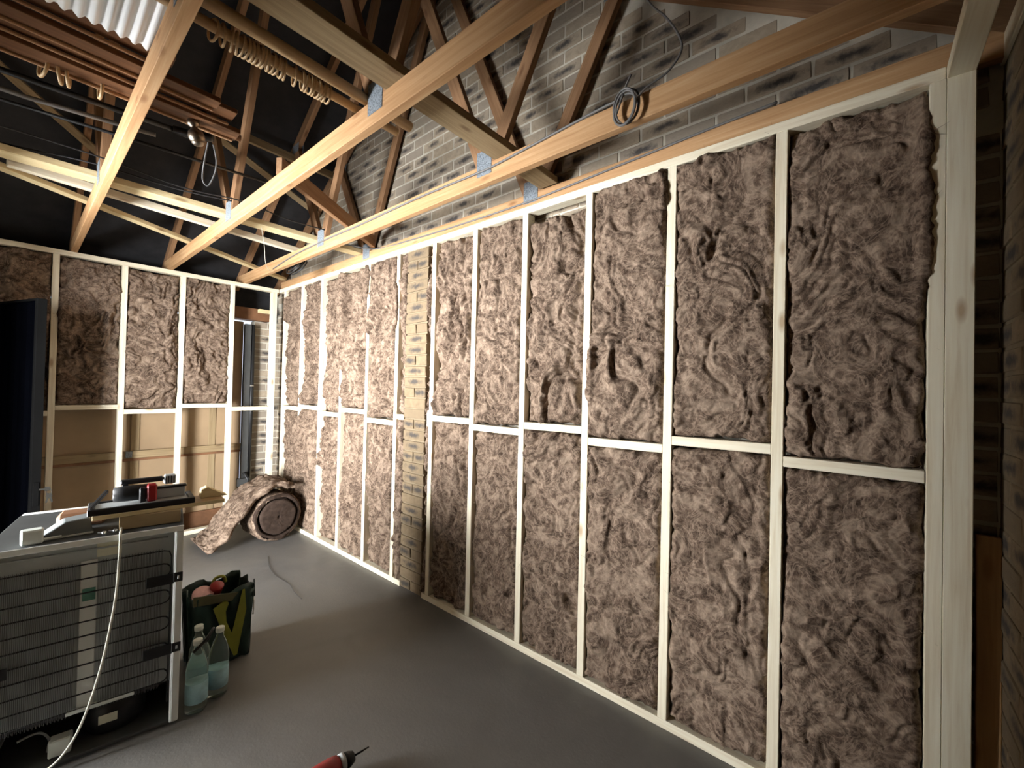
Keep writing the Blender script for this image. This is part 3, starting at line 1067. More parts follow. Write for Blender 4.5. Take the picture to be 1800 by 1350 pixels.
def ring(c, R_, r_, mat, label, group, tilt=0.0, yaw=0.0):
    key = (R_, r_, mat)
    if key not in RING:
        RING[key] = tube_mesh('curtain_ring', [Vector((0, R_ * math.cos(t), R_ * math.sin(t))) for t in np.linspace(0, 2 * math.pi, 22, False)], r_, 7, True)
        RING[key].materials.append(M[mat])
        RING[key].polygons.foreach_set('use_smooth', [True] * len(RING[key].polygons))
    o = link('curtain_ring', RING[key], None, None, Matrix.Translation(c) @ Matrix.Rotation(yaw, 4, 'Z') @ Matrix.Rotation(tilt, 4, 'Y'))
    tag(o, label, 'curtain ring', group)


xs = [-1.425, -1.40] + [-1.375 + 0.0135 * i for i in range(13)] + [-1.178] + [-1.15 + 0.0135 * i for i in range(8)]
for x in xs:
    ring((x, -3.222, ZT + 0.017 - 0.0115), 0.0315, 0.0042, 'polewood', 'pale wooden curtain ring hanging on the pale ringed pole', 'pale curtain rings', random.uniform(-0.12, 0.12), random.uniform(-0.2, 0.2))
for x, y in ((-1.765, -2.565), (-1.725, -2.567), (-1.705, -2.568), (-1.62, -2.573)):
    ring((x, y, ZT + 0.016 - 0.016), 0.036, 0.0055, 'polewood', 'brown curtain ring hanging on the red-brown curtain pole', 'brown curtain rings', random.uniform(-0.1, 0.1), random.uniform(-0.3, 0.3))
lathe('pole_finial', [(0.006, 0), (0.018, 0.002), (0.024, 0.014), (0.020, 0.026), (0.012, 0.032), (0.016, 0.042), (0.026, 0.05), (0.031, 0.066), (0.028, 0.084), (0.022, 0.09), (0.024, 0.094), (0.016, 0.104), (0.004, 0.108)], 'brass',
      Matrix.Translation((-1.345, -2.615, ZT + 0.006)) @ Matrix.Rotation(math.pi, 4, 'X') @ Matrix.Rotation(0.25, 4, 'Y'))
tag(bpy.data.objects['pole_finial'], 'turned metal finial poking down below the stained boards', 'finial')


def sheet():
    nx, ny = 120, 24
    x0, x1, ya, yb = LX + 0.05, -1.50, -2.945, -3.66
    V, Fs = [], []
    for j in range(ny):
        t = j / (ny - 1)
        for i in range(nx):
            x = x0 + (x1 - x0) * i / (nx - 1)
            z = ZT + 0.012 + 0.008 * math.sin(2 * math.pi * x / 0.032) + 0.12 * t * t
            V.append((x, ya + (yb - ya) * t, z))
    for j in range(ny - 1):
        for i in range(nx - 1):
            a = j * nx + i
            Fs.append((a, a + 1, a + nx + 1, a + nx))
    n = len(V)
    V += [(x, y, z + 0.002) for x, y, z in V]
    Fs += [tuple(k + n for k in f[::-1]) for f in Fs]
    me = bpy.data.meshes.new('corrugated_sheet')
    me.from_pydata(V, [], Fs); me.update()
    o = link('corrugated_sheet', me, 'sheet', None, None, True)
    tag(o, 'white corrugated plastic sheet lying on the stored boards at top left', 'plastic sheet')


sheet()

# ------------------------------------------------------------------ cables and poles in the roof
o = tube('black_pole', [(-2.3, -2.25, ZT + 0.06), (-1.75, -2.30, ZT + 0.06), (-1.305, -2.354, ZT + 0.06)], 0.012, 'black', None, 8)
tag(o, 'black round pole lying across the trusses below the stained boards', 'pole')
tube('pole_grip', [(-1.36, -2.348, ZT + 0.06), (-1.30, -2.356, ZT + 0.06), (-1.225, -2.42, ZT + 0.055)], [0.017, 0.019, 0.018], 'black', o, 10)
o = tube('grey_conduit', [(-2.3, -2.10, ZT + 0.06), (-1.8, -2.13, ZT + 0.06), (-1.40, -2.22, ZT + 0.06)], 0.010, 'greywire', None, 8)
tag(o, 'thin grey conduit lying across the trusses at the left', 'conduit')
o = tube('black_pole', [(-2.3, -1.98, ZT + 0.05), (-1.5, -2.10, ZT + 0.05), (-0.85, -2.17, ZT + 0.05)], 0.008, 'black', None, 8)
tag(o, 'thin black rod lying across the trusses beside the grey conduit', 'rod')


def cable(name, pts, r, mat, label, cat='cable', group=None):
    o = tube(name, smooth_path(pts), r, mat, None, 6)
    return tag(o, label, cat, group)


cable('roof_cable', [(-2.3, -1.72, ZT + 0.055), (-1.6, -1.745, ZT + 0.055), (-1.2, -1.74, ZT + 0.03), (-0.90, -1.75, ZT + 0.055), (-0.60, -1.72, ZT + 0.04), (-0.33, -1.70, ZT + 0.055)], 0.004, 'blackwire', 'black cable running across the trusses above the yellowish plank')
cable('roof_cable', [(-2.3, -1.45, ZT + 0.06), (-1.9, -1.50, ZT + 0.06), (-1.545, -1.61, ZT + 0.06), (-1.2, -1.66, ZT + 0.04), (-0.85, -1.715, ZT + 0.06)], 0.004, 'blackwire', 'black cable dipping across the trusses close to the yellowish plank')
cable('dangling_cord', [(-1.235, -2.40, ZT + 0.04), (-1.235, -2.34, ZT - 0.04), (-1.225, -2.28, ZT - 0.10), (-1.20, -2.27, ZT - 0.12), (-1.185, -2.31, ZT - 0.07), (-1.19, -2.36, ZT - 0.02), (-1.215, -2.40, ZT + 0.035)], 0.0035, 'cordgrey', 'grey cord loop dangling from the end of the black pole')
FX = -0.313 - TT / 2 - 0.0056
cable('clipped_cable', [(FX, -0.75, 2.46), (FX, -1.2, 2.50), (FX, -1.75, 2.512), (FX, -2.2, 2.508), (FX, -2.8, 2.515), (FX, -3.3, 2.506), (FX, -3.42, 2.506), (FX, -3.7, 2.525), (FX, -4.0, 2.545), (FX, -4.09, 2.545)], 0.0055, 'greywire', 'grey cable clipped along the truss that carries the hanging coil')
GXF = 0.067 - TT / 2 - 0.0056
cable('clipped_cable', [(-0.28, -1.50, 2.545), (-0.10, -1.62, 2.56), (GXF, -1.78, 2.535), (GXF, -2.3, 2.505), (GXF, -2.9, 2.492), (GXF, -3.4, 2.492), (GXF, -3.9, 2.515), (GXF, -4.3, 2.535), (GXF, -4.55, 2.545)], 0.0055, 'greywire', 'grey cable clipped along the gable truss above the stud wall')
cc = Vector((FX - 0.012, -4.12, 2.492))
coil = []
for i in range(96):
    t = i / 24 * 2 * math.pi
    k = 1 + 0.10 * math.sin(t * 0.37 + 1) + 0.05 * math.sin(t * 1.3)
    coil.append(cc + Vector((-0.010 - 0.008 * math.sin(t * 0.5), 0.044 * k * math.cos(t) + 0.006 * math.sin(i * 0.13), 0.062 * k * math.sin(t) - 0.004)))
o = tube('cable_coil', coil, 0.0042, 'greywire', None, 6)
tag(o, 'coil of grey cable hanging on the truss face near the camera', 'cable coil')
tube('tail', smooth_path([coil[-1], cc + Vector((-0.01, 0.004, 0.07)), cc + Vector((-0.008, -0.018, 0.115))]), 0.0042, 'greywire', o, 6)
tube('tail', smooth_path([cc + Vector((-0.012, -0.036, 0.0)), cc + Vector((0.0, -0.075, 0.045)), cc + Vector((0.02, -0.15, 0.085)), cc + Vector((0.03, -0.19, 0.16)), cc + Vector((0.03, -0.14, 0.28)), cc + Vector((0.03, -0.06, 0.40)), cc + Vector((0.03, 0.02, 0.62))]), 0.0042, 'greywire', o, 6)
c2 = Vector((-0.22, -0.95, 2.475))
coil = []
for i in range(120):
    t = i / 20 * 2 * math.pi
    k = 1 + 0.16 * math.sin(t * 0.41) + 0.06 * math.sin(t * 1.7)
    coil.append(c2 + Vector((0.055 * k * math.sin(t) * 0.7 + 0.02 * math.sin(t * .23), 0.10 * k * math.cos(t), 0.062 * k * math.sin(t) + 0.012 * math.sin(t * 0.31))))
o = tube('cable_coil', coil, 0.006, 'blackwire', None, 6)
tag(o, 'tangled black cable coil hanging below the trusses in the corner', 'cable coil')
tube('tail', smooth_path([c2 + Vector((-0.02, -0.03, 0.03)), c2 + Vector((-0.07, -0.10, 0.07)), (FX, -1.12, 2.55)]), 0.006, 'blackwire', o, 6)
cable('thin_wire', [(-0.70, -1.52, ZT - 0.004), (-0.62, -1.35, 2.47), (-0.52, -1.10, 2.40), (-0.42, -0.92, 2.39), (FX, -0.75, 2.455)], 0.002, 'cord', 'thin pale wire sagging between the trusses near the corner', 'wire')

# ------------------------------------------------------------------ refrigerator seen from behind
FA = 0.19
FC = Vector((-1.331, -2.63, 0))
fm = Matrix.Translation(FC) @ Matrix.Rotation(-FA, 4, 'Z')
fg = empty('refrigerator', FC, -FA, 'white undercounter refrigerator with its black coil grid facing the camera', 'refrigerator')
FW, FH, FD = 0.555, 0.825, 0.54
lbox('side_panel', fm, -0.030, 0.0, 0.0, FD, 0.012, FH - 0.018, 'enamel', fg, 0.004)
lbox('side_panel', fm, -FW, -FW + 0.030, 0.0, FD, 0.012, FH - 0.018, 'enamel', fg, 0.004)
lbox('top_panel', fm, -FW, 0.0, 0.0, FD, FH - 0.018, FH, 'greytop', fg, 0.003)
lbox('top_rim', fm, -FW, 0.0, -0.006, -0.0005, FH - 0.022, FH + 0.001, 'enamel', fg, 0.002)
lbox('rim_post', fm, -0.024, 0.0, -0.006, -0.0005, 0.02, FH - 0.023, 'enamel', fg, 0.002)
lbox('back_panel', fm, -FW + 0.031, -0.031, 0.030, 0.045, 0.175, FH - 0.02, 'greymetal', fg, 0.001)
lbox('front_door', fm, -FW, 0.0, FD + 0.003, FD + 0.045, 0.05, FH, 'enamel', fg, 0.006)
lbox('compartment_roof', fm, -FW + 0.031, -0.031, 0.046, 0.30, 0.175, 0.19, 'darkgrey', fg, 0.001)
lbox('compartment_back', fm, -FW + 0.031, -0.031, 0.29, 0.30, 0.02, 0.174, 'darkgrey', fg, 0.001)
lbox('base_tray', fm, -FW + 0.031, -0.031, 0.005, 0.30, 0.012, 0.022, 'darkgrey', fg, 0.001)
lbox('panel_groove', fm, -FW + 0.035, -0.05, 0.024, 0.0295, FH - 0.052, FH - 0.046, 'greymetal', fg, 0.001)
lbox('centre_strip', fm, -0.305, -0.258, 0.022, 0.0295, 0.18, 0.735, 'enamel', fg, 0.004)
lbox('rating_sticker', fm, -0.262, -0.192, 0.0272, 0.0292, 0.742, 0.797, 'sticker', fg, 0.0004)
lbox('green_sticker', fm, -0.298, -0.262, 0.0195, 0.0215, 0.585, 0.632, 'greenpaper', fg, 0.0004)
lbox('drip_channel', fm, -0.33, -0.14, 0.004, 0.024, 0.176, 0.188, 'plugwhite', fg, 0.002)
# serpentine condenser
rows = [0.727 - 0.0540 * i for i in range(11)]
xr, xl = -0.062, -0.528
pts_ = [(-0.038, 0.012, 0.10), (-0.038, 0.012, 0.45), (-0.038, 0.012, 0.70), (-0.045, 0.012, 0.722), (-0.062, 0.012, 0.727)]
cur = 'R'
for i, z in enumerate(rows):
    if cur == 'R':
        pts_ += [(xr - 0.002 if i else -0.08, 0.012, z), (-0.3, 0.012, z), (xl, 0.012, z)]
    else:
        pts_ += [(xl, 0.012, z), (-0.3, 0.012, z), (xr, 0.012, z)]
    if i < len(rows) - 1:
        ex = xl if cur == 'R' else xr
        sg = -1 if cur == 'R' else 1
        for k in range(1, 6):
            a = math.pi * k / 6
            pts_.append((ex + sg * 0.024 * math.sin(a), 0.012, z - 0.027 + 0.027 * math.cos(a)))
        cur = 'L' if cur == 'R' else 'R'
me = tube_mesh('condenser_coil', [Vector(p) for p in pts_], 0.0028, 6)
link('condenser_coil', me, 'black', fg, fm, True)
bm = bmesh.new()
x = -0.522
k = 0
while x < -0.066:
    if not (-0.312 < x < -0.252):
        for yy in (0.0078, 0.0162):
            r = bmesh.ops.create_cube(bm, size=1)
            bmesh.ops.scale(bm, vec=(0.0016, 0.0014, 0.565), verts=r['verts'])
            bmesh.ops.translate(bm, vec=(x + (0.0034 if yy > 0.01 else 0), yy, 0.452), verts=r['verts'])
    x += 0.0092
me = bpy.data.meshes.new('condenser_wires'); bm.to_mesh(me); bm.free()
o = link('condenser_wires', me, 'wiregrey', fg, fm); tag(o, kind='stuff')
for z, a, b_ in ((0.608, -0.115, 0.001), (0.318, -0.118, 0.001)):
    br = lbox('coil_bracket', fm, a, -0.028, 0.001, 0.006, z - 0.020, z + 0.022, 'black', fg, 0.001)
    lbox('bracket_tab', fm, -0.029, b_, -0.010, -0.0065, z - 0.012, z + 0.026, 'black', br, 0.001)
    lbox('bracket_screw', fm, -0.016, -0.009, -0.012, -0.0095, z, z + 0.014, 'chrome', br, 0.001)
lbox('coil_bracket', fm, -FW, -0.475, 0.001, 0.006, 0.375, 0.415, 'black', fg, 0.001)
lathe('compressor', [(0.03, 0.022), (0.085, 0.026), (0.092, 0.05), (0.092, 0.10), (0.08, 0.135), (0.05, 0.155), (0.015, 0.162)], 'black', fm @ Matrix.Translation((-0.20, 0.15, 0)), fg, 20)
lbox('compressor_label', fm, -0.245, -0.19, 0.052, 0.055, 0.075, 0.108, 'sticker', fg, 0.0004)
lbox('terminal_box', fm, -0.375, -0.315, 0.03, 0.075, 0.025, 0.085, 'plugwhite', fg, 0.004)
tube('drain_tube', [fm @ Vector(p) for p in smooth_path([(-0.45, 0.03, 0.13), (-0.40, 0.035, 0.135), (-0.375, 0.05, 0.09), (-0.38, 0.06, 0.04)])], 0.004, 'greywire', fg, 6)
cordp = [(-0.20, 0.12, FH + 0.008), (-0.196, 0.03, FH + 0.009), (-0.195, -0.013, FH + 0.004), (-0.195, -0.018, FH - 0.05), (-0.200, -0.020, 0.62), (-0.212, -0.022, 0.50), (-0.232, -0.022, 0.36), (-0.262, -0.022, 0.22), (-0.298, -0.022, 0.11), (-0.345, -0.022, 0.04), (-0.40, -0.020, 0.010)]
tube('power_cord', [fm @ p for p in smooth_path(cordp)], 0.0042, 'cord', fg, 8)

# things standing on the refrigerator
ZF = FH + 0.0012
o = lbox('cardboard_box', fm, -0.205, -0.012, 0.055, 0.24, ZF, ZF + 0.052, 'cardboard', None, 0.002)
tag(o, 'flat cardboard box propping the plank on the refrigerator', 'box')
lbox('box_flap', fm, -0.203, -0.014, 0.0535, 0.0548, ZF + 0.026, ZF + 0.050, 'cardboard', o, 0.0003)
ZP = ZF + 0.053
pm = fm @ Matrix.Translation((-0.11, 0.14, ZP)) @ Matrix.Rotation(0.10, 4, 'Z')
pl_ = empty('wooden_plank', pm.translation, 0, 'yellow-brown plank with a wedge at its end lying on the cardboard box', 'plank')
lbox('board', pm, -0.18, 0.25, -0.075, 0.075, 0.0005, 0.014, 'polewood', pl_, 0.002)
lbox('edge_strip', pm, -0.18, 0.25, -0.0795, -0.0755, 0.0, 0.016, 'batten', pl_, 0.001)
poly_prism('wedge', [(0.17, 0.0145), (0.275, 0.0145), (0.195, 0.062), (0.175, 0.052)], 0.05, 'batten', pm @ Matrix.Translation((0, 0.02, 0)), pl_, 0.001)
# table saw / cutter
tm = pm @ Matrix.Translation((-0.02, 0.0, 0.0165)) @ Matrix.Rotation(-0.02, 4, 'Z') @ Matrix.Diagonal((1.08, 1.1, 1.35, 1))
ts = empty('tile_cutter', tm.translation, 0, 'black and red electric cutter on its black base frame on top of the plank', 'power tool')
lbox('base_rail', tm, -0.16, 0.15, -0.070, -0.055, 0.0, 0.018, 'black', ts)
lbox('base_rail', tm, -0.16, 0.15, 0.055, 0.070, 0.0, 0.018, 'black', ts)
lbox('base_end', tm, -0.16, -0.142, -0.0545, 0.0545, 0.0, 0.018, 'black', ts)
lbox('base_end', tm, 0.132, 0.15, -0.0545, 0.0545, 0.0, 0.018, 'black', ts)
lbox('table_plate', tm, -0.1415, 0.1315, -0.0542, 0.0542, 0.004, 0.014, 'greymetal', ts)
lbox('fence', tm, 0.03, 0.125, 0.01, 0.03, 0.0145, 0.045, 'greymetal', ts)
lbox('fence_cap', tm, 0.02, 0.13, 0.006, 0.034, 0.0455, 0.052, 'black', ts)
timber('side_arm', tm @ Vector((-0.155, -0.062, 0.019)), tm @ Vector((-0.11, 0.02, 0.055)), 0.012, 0.012, 'black', ts)
lathe('motor_body', [(0.012, -0.065), (0.022, -0.062), (0.024, -0.03), (0.024, 0.045), (0.020, 0.06), (0.008, 0.064)], 'black', tm @ Matrix.Translation((-0.03, 0.005, 0.043)) @ Matrix.Rotation(math.pi / 2, 4, 'Y'), ts, 16)
lbox('motor_bracket', tm, -0.02, 0.0, -0.028, 0.03, 0.0145, 0.060, 'black', ts, 0.004)
lbox('red_guard', tm, 0.002, 0.033, -0.030, 0.005, 0.0145, 0.068, 'red', ts, 0.005)
lbox('handle', tm, -0.075, 0.055, 0.012, 0.034, 0.069, 0.084, 'black', ts, 0.006)
lbox('handle_post', tm, -0.07, -0.05, 0.015, 0.031, 0.05, 0.068, 'black', ts, 0.003)
lbox('vent_cover', tm, 0.056, 0.094, 0.010, 0.036, 0.058, 0.088, 'greymetal', ts, 0.004)
for i in range(4):
    lbox('vent_slot', tm, 0.059 + i * 0.009, 0.063 + i * 0.009, 0.0088, 0.0098, 0.062, 0.084, 'black', ts, 0.0003)
# plug adaptor, folded tray, small parts
o = empty('plug_adaptor', fm @ Vector((-0.43, 0.07, ZF)), 0, 'white plug adaptor block on the left of the refrigerator top', 'plug')
am = fm @ Matrix.Translation((-0.435, 0.045, ZF)) @ Matrix.Rotation(0.2, 4, 'Z')
lbox('body', am, -0.028, 0.028, -0.022, 0.022, 0.0, 0.052, 'plugwhite', o, 0.005)
lbox('lead', am, 0.0285, 0.075, -0.005, 0.005, 0.004, 0.012, 'plugwhite', o, 0.002)
trm = fm @ Matrix.Translation((-0.345, 0.115, ZF)) @ Matrix.Rotation(0.15, 4, 'Z')
o = empty('plastic_tray', trm.translation, 0, 'pale grey folded plastic tray beside the plug adaptor', 'tray')
poly_prism('tray_shell', [(-0.075, 0), (0.055, 0), (0.058, 0.008), (0.050, 0.062), (-0.02, 0.055), (-0.075, 0.014)], 0.08, 'greytray', trm, o, 0.003)
lbox('tray_lip', trm, -0.08, 0.06, -0.050, -0.042, 0.0, 0.006, 'plugwhite', o, 0.001)
o = lbox('leather_pouch', fm, -0.40, -0.255, 0.20, 0.30, ZF, ZF + 0.055, 'brownrust', None, 0.012)
tag(o, 'low brown pouch behind the pale tray on the refrigerator', 'pouch')
lbox('pouch_strap', fm, -0.34, -0.315, 0.196, 0.1995, ZF + 0.004, ZF + 0.05, 'mahogany', o, 0.001)
for j, (px_, py_) in enumerate(((-0.262, 0.035), (-0.232, 0.045))):
    o = lathe('metal_bolt', [(0.003, 0), (0.003, 0.02), (0.008, 0.021), (0.008, 0.028), (0.004, 0.030)], 'chrome', fm @ Matrix.Translation((px_, py_, ZF + 0.008)) @ Matrix.Rotation(math.pi / 2, 4, 'Y') @ Matrix.Rotation(0.7, 4, 'X'), None, 10)
    tag(o, 'small bright bolt on the refrigerator top, ' + ('left' if j == 0 else 'right') + ' of the pair before the plank', 'bolt', 'bolts on the refrigerator')

# ------------------------------------------------------------------ bag, bottles, drill, roll, leaning board


def shopping_bag():
    t = empty('shopping_bag', (-1.09, -2.24, 0), 0, 'dark green shopping bag with olive print standing behind the refrigerator corner', 'bag')
    x0, x1, y0, y1, h = -1.222, -0.962, -2.345, -2.13, 0.362
    n = 14
    V, Fs = [], []
    ring_ = []
    for k in range(48):
        s = k / 48 * 4
        i = int(s); f = s - i
        c = [(x0, y0), (x1, y0), (x1, y1), (x0, y1), (x0, y0)]
        ring_.append((c[i][0] + (c[i + 1][0] - c[i][0]) * f, c[i][1] + (c[i + 1][1] - c[i][1]) * f))
    cx_, cy_ = (x0 + x1) / 2, (y0 + y1) / 2
    for j in range(n):
        t_ = j / (n - 1)
        for k, (x, y) in enumerate(ring_):
            dent = 0.012 * math.sin(k * 0.9 + t_ * 4) * t_ + 0.008 * math.sin(k * 2.1 + t_ * 9)
            s = 0.93 + 0.07 * t_
            X_ = cx_ + (x - cx_) * s + dent * 0.6
            Y_ = cy_ + (y - cy_) * s + dent
            V.append((X_, Y_, 0.004 + h * t_ + (0.012 * math.sin(k * 0.8) if j == n - 1 else 0)))
    for j in range(n - 1):
        for k in range(48):
            a = j * 48 + k; b_ = j * 48 + (k + 1) % 48
            Fs.append((a, b_, b_ + 48, a + 48))
    nb = len(V)
    V.append((cx_, cy_, 0.004))
    for k in range(48):
        Fs.append(((k + 1) % 48, k, nb))
    me = bpy.data.meshes.new('bag_body'); me.from_pydata(V, [], Fs); me.update()
    md = link('bag_body', me, 'baggreen', t, None, True)
    sol = md.modifiers.new('thick', 'SOLIDIFY'); sol.thickness = 0.003; sol.offset = -1
    fp = axes_m((0, y0 - 0.014, 0), (1, 0, 0), (0, 1, 0), (0, 0, 1))
    poly_prism('lining_band', [(x0 - 0.005, 0.345), (-1.065, 0.318), (-1.035, 0.352), (x0 - 0.005, 0.392)], 0.004, 'bagdark', fp, t, 0.001)
    poly_prism('print_stripe', [(-1.145, 0.305), (-1.095, 0.335), (-1.078, 0.312), (-1.091, 0.275), (-1.087, 0.221), (-1.061, 0.153), (-1.018, 0.358), (-1.008, 0.358), (-0.999, 0.253), (-1.035, 0.034), (-1.05, 0.033), (-1.111, 0.197)], 0.004, 'bagolive', fp, t, 0.0)
    tube('carry_handle', smooth_path([(-1.10, y1 - 0.02, 0.33), (-1.085, y1 - 0.02, 0.37), (-1.05, y1 - 0.025, 0.375), (-1.035, y1 - 0.02, 0.34)]), 0.008, 'bagolive', t, 6)
    tube('seam_cord', smooth_path([(x1 + 0.004, y0 + 0.02, 0.34), (x1 + 0.008, y0 + 0.015, 0.25), (x1 + 0.004, y0 + 0.01, 0.2)]), 0.003, 'plugwhite', t, 5)
    poly_prism('side_gusset', [(0, 0.30), (0.05, 0.37), (0.10, 0.345), (0.10, 0.25)], 0.004, 'baggreen', axes_m((x1 + 0.006, y0 + 0.0, 0), (0.25, 0.97, 0), (-0.97, 0.25, 0), (0, 0, 1)), t)
    o = lathe('paper_cup', [(0.022, 0), (0.026, 0.05), (0.031, 0.085), (0.028, 0.088)], 'red', Matrix.Translation((-1.11, -2.24, 0.31)) @ Matrix.Rotation(0.5, 4, 'X'), None, 16)
    tag(o, 'red cup sticking out of the green shopping bag', 'cup')
    o = lathe('plastic_tub', [(0.035, 0), (0.045, 0.04), (0.046, 0.06), (0.042, 0.064), (0.02, 0.066)], 'pinkpaper', Matrix.Translation((-1.17, -2.25, 0.315)) @ Matrix.Rotation(0.6, 4, 'X'), None, 18)
    tag(o, 'pale pink tub lying on top of the green shopping bag', 'tub')


shopping_bag()


def bottle(x, y, lean, label):
    mw = Matrix.Translation((x, y, 0.002)) @ Matrix.Rotation(lean, 4, 'Y')
    t = empty('plastic_bottle', (x, y, 0), 0, label, 'bottle', 'clear plastic bottles by the refrigerator')
    lathe('bottle_shell', [(0.03, 0.0), (0.039, 0.006), (0.041, 0.03), (0.040, 0.15), (0.041, 0.17), (0.036, 0.205), (0.024, 0.245), (0.015, 0.262), (0.0145, 0.285)], 'clear', mw, t, 22)
    lathe('cap', [(0.0165, 0.283), (0.0175, 0.285), (0.0175, 0.302), (0.015, 0.304)], 'plugwhite', mw, t, 16)
    lathe('label_wrap', [(0.0405, 0.045), (0.0418, 0.046), (0.0412, 0.128), (0.040, 0.129)], 'bluelabel', mw, t, 22)


bottle(-1.175, -2.560, 0.02, 'clear plastic bottle with pale blue label, nearest the green bag')
bottle(-1.262, -2.600, 0.0, 'clear plastic bottle with pale blue label, close against the refrigerator')
bottle(-1.215, -2.475, -0.05, 'clear plastic bottle standing behind the other two bottles')
o = tube('black_strap', smooth_path([(-1.285, -2.63, 0.27), (-1.24, -2.62, 0.30), (-1.21, -2.60, 0.325), (-1.20, -2.57, 0.31), (-1.22, -2.56, 0.26)]), 0.006, 'black', None, 6)
tag(o, 'black carrying strap looped over the bottle tops', 'strap')

dr = empty('cordless_drill', (-1.06, -3.36, 0), 0, 'red cordless drill lying on the floor with its bit pointing right', 'drill')
xm = Matrix.Translation((-1.075, -3.355, 0.044)) @ Matrix.Rotation(-0.10, 4, 'Z') @ Matrix.Rotation(math.pi / 2, 4, 'Y')
lathe('drill_body', [(0.012, -0.085), (0.030, -0.078), (0.036, -0.05), (0.037, 0.03), (0.033, 0.06), (0.026, 0.066)], 'red', xm, dr, 20)
lathe('collar', [(0.028, 0.067), (0.031, 0.069), (0.031, 0.083), (0.027, 0.085)], 'greymetal', xm, dr, 20)
lathe('chuck', [(0.027, 0.086), (0.026, 0.10), (0.018, 0.118), (0.007, 0.122)], 'black', xm, dr, 18)
tube('drill_bit', [xm @ Vector((0, 0, 0.12)), xm @ Vector((0, 0, 0.15)), xm @ Vector((0, 0, 0.178))], [0.0035, 0.0035, 0.0025], 'black', dr, 8)
timber('grip', (-1.10, -3.385, 0.038), (-1.13, -3.50, 0.034), 0.045, 0.036, 'red', dr, bev=0.008)
lbox('battery', Matrix.Translation((-1.135, -3.53, 0.034)) @ Matrix.Rotation(-0.2, 4, 'Z'), -0.055, 0.055, -0.028, 0.028, -0.032, 0.032, 'black', dr, 0.006)


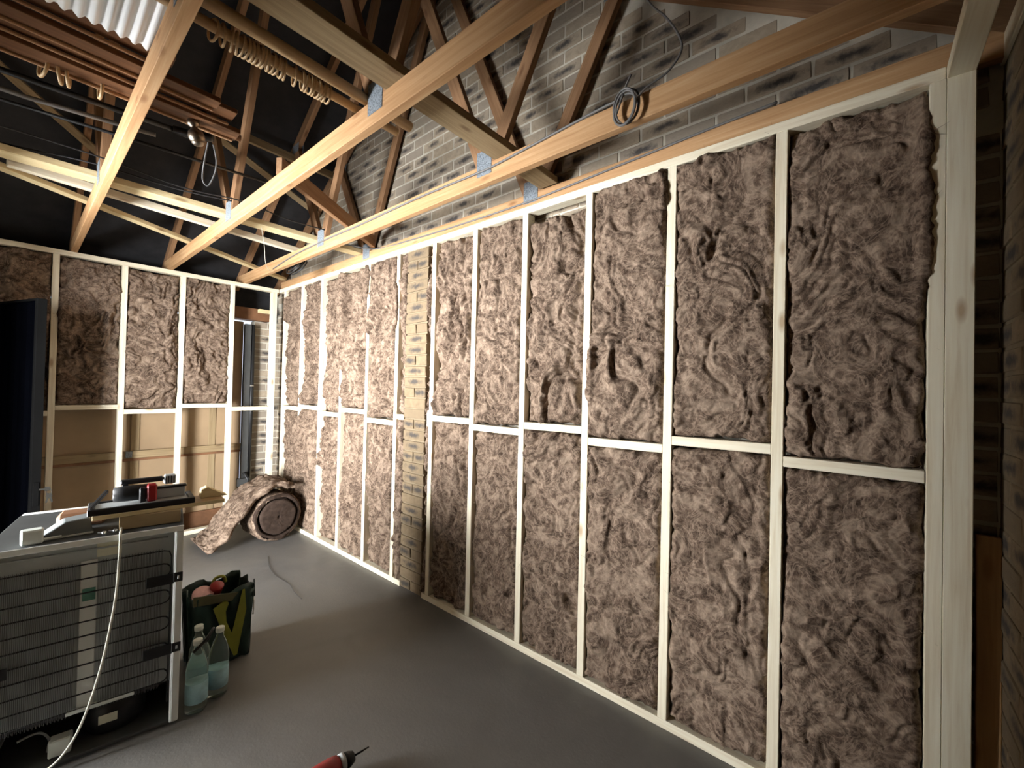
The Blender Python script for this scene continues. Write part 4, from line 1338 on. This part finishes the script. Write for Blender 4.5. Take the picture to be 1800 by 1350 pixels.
def wool_roll():
    c0 = Vector((-0.232, -0.755, 0.222)); ax_ = Vector((-0.05, 1, 0)).normalized()
    side = Vector((ax_.y, -ax_.x, 0)); up = Vector((0, 0, 1))
    root = empty('insulation_roll', (c0.x, c0.y + 0.15, 0), 0, 'part-used roll of brown mineral wool resting in the corner', 'insulation roll', None)
    n, m = 110, 26
    R0, L_ = 0.212, 0.36
    KA, JT = np.meshgrid(2 * np.pi * np.arange(n) / n, np.arange(m) / (m - 1))
    HG = wool_height(KA * R0 + 3, JT * L_ + 1, 900, 0.45)
    HG *= np.minimum(1, np.minimum(KA, 2 * np.pi - KA) / 0.3)
    V, Fs = [], []
    for j in range(m):
        t = j / (m - 1)
        for k in range(n):
            a = 2 * math.pi * k / n
            hgt = HG[j, k]
            edge = min(t, 1 - t) * L_
            rr = R0 * (1 + 0.03 * math.sin(a * 2 + 0.6)) + hgt - 0.025 * (1 - min(1, edge / 0.03)) ** 2
            p = c0 + ax_ * (t * L_) + side * (rr * math.cos(a)) + up * (rr * math.sin(a))
            V.append(p)
    for j in range(m - 1):
        for k in range(n):
            a = j * n + k; b_ = j * n + (k + 1) % n
            Fs.append((a, a + n, b_ + n, b_))
    Fs.append([(m - 1) * n + k for k in range(n)])
    zmin = min(v.z for v in V)
    V = [v - Vector((0, 0, zmin)) if v.z < 0.1 else v for v in V]
    me = bpy.data.meshes.new('outer_wrap'); me.from_pydata([v - c0 for v in V], [], Fs); me.update()
    link('outer_wrap', me, 'wool', root, Matrix.Translation(c0), True)
    # spiral end face, layers of wool
    def disc(name, ra, rb, dz, seed, mat, wob=0.012):
        V2, F2 = [], []
        nr = 16
        KK, RR = np.meshgrid(2 * np.pi * np.arange(90) / 90, ra + (rb - ra) * np.arange(16) / 15)
        HH = wool_height(RR * np.cos(KK) * 1.3 + 4, RR * np.sin(KK) * 1.3 + 4, seed, 0.25)
        for i in range(nr):
            r = ra + (rb - ra) * i / (nr - 1)
            for k in range(90):
                a = 2 * math.pi * k / 90
                hgt = HH[i, k]
                ed = min(i, nr - 1 - i) / (nr - 1) * (rb - ra)
                f = 1 - min(1, ed / 0.012)
                rr = r * (1 + 0.02 * math.sin(3 * a + seed) + 0.012 * math.sin(7 * a))
                V2.append(ax_ * (-(dz + hgt) + 0.02 * f * f) + side * (rr * math.cos(a)) + up * (rr * math.sin(a)))
        for i in range(nr - 1):
            for k in range(90):
                a = i * 90 + k; b_ = i * 90 + (k + 1) % 90
                F2.append((a, b_, b_ + 90, a + 90))
        me = bpy.data.meshes.new(name); me.from_pydata(V2, [], F2); me.update()
        link(name, me, mat, root, Matrix.Translation(c0), True)
    disc('outer_layer', 0.168, 0.205, 0.0, 910, 'woolend')
    disc('inner_core', 0.004, 0.158, 0.012, 930, 'woolend')
    disc('layer_gap', 0.150, 0.175, -0.03, 950, 'woolend')
    # loose flap of the roll
    path = smooth_path([(-0.085, 0, 0.475), (-0.16, 0, 0.505), (-0.26, 0, 0.515), (-0.38, 0, 0.455), (-0.50, 0, 0.33), (-0.59, 0, 0.20), (-0.66, 0, 0.105), (-0.73, 0, 0.055), (-0.765, 0, 0.03)], 12)
    wn = 44
    V, Fs = [], []
    pn = len(path)
    for side_ in (1, -1):
        FK, FI = np.meshgrid(np.arange(wn) / (wn - 1), np.arange(pn))
        FYY = -0.76 + 0.02 * np.sin(FI * 0.35) + 0.40 * FK + 0.10 * (FI / pn) * (FK - 0.1)
        FH_ = wool_height(FI * 0.012 + 2.0, FYY + 3.0, 970 + side_, 0.95)
        for i, p in enumerate(path):
            tn = (path[min(i + 1, pn - 1)] - path[max(i - 1, 0)]).normalized()
            nn = Vector((-tn.z, 0, tn.x))
            if nn.z < 0:
                nn = -nn
            th = 0.032 if i < pn * 0.75 else 0.032 - 0.010 * (i / pn - 0.75) * 4
            for k in range(wn):
                f = k / (wn - 1)
                y = -0.76 + 0.02 * math.sin(i * 0.35) + (0.40) * f + 0.10 * (i / pn) * (f - 0.1)
                hg = FH_[i, k]
                e = min(f, 1 - f, i / pn * 1.5 + 0.02, (1 - i / pn) * 1.5 + 0.02)
                rr = min(1, e / 0.10)
                q = Vector((p.x, y, p.z)) + nn * side_ * (th * math.sqrt(max(0, 1 - (1 - rr) ** 2)) + hg * rr)
                q.z = max(q.z, 0.003)
                V.append(q)
    for s in range(2):
        base = s * pn * wn
        for i in range(pn - 1):
            for k in range(wn - 1):
                a = base + i * wn + k
                f = (a, a + 1, a + wn + 1, a + wn)
                Fs.append(f if s == 0 else f[::-1])
    o2 = pn * wn
    for i in range(pn - 1):
        for k in (0, wn - 1):
            a = i * wn + k
            f = (a, a + wn, a + wn + o2, a + o2)
            Fs.append(f if k == 0 else f[::-1])
    for k in range(wn - 1):
        for i in (0, pn - 1):
            a = i * wn + k
            f = (a, a + 1, a + 1 + o2, a + o2)
            Fs.append(f if i else f[::-1])
    cc_ = Vector((-0.4, -0.55, 0))
    me = bpy.data.meshes.new('loose_flap'); me.from_pydata([v - cc_ for v in V], [], Fs); me.update()
    link('loose_flap', me, 'wool', root, Matrix.Translation(cc_), True)


wool_roll()

o = timber('leaning_board', (0.062, -5.102, 0.002), (0.075, -5.100, 1.02), 0.052, 0.018, 'board', None, up=(1, 0, 0))
tag(o, 'short orange-brown board standing upright behind the end post', 'board')
o = tube('wire_offcut', smooth_path([(-0.425, -1.063, 0.003), (-0.49, -1.269, 0.003), (-0.521, -1.485, 0.003), (-0.509, -1.685, 0.003), (-0.534, -1.831, 0.004), (-0.544, -1.969, 0.003)]), 0.0014, 'blackwire', None, 5)
tag(o, 'thin dark wire offcut curling on the concrete floor', 'wire')
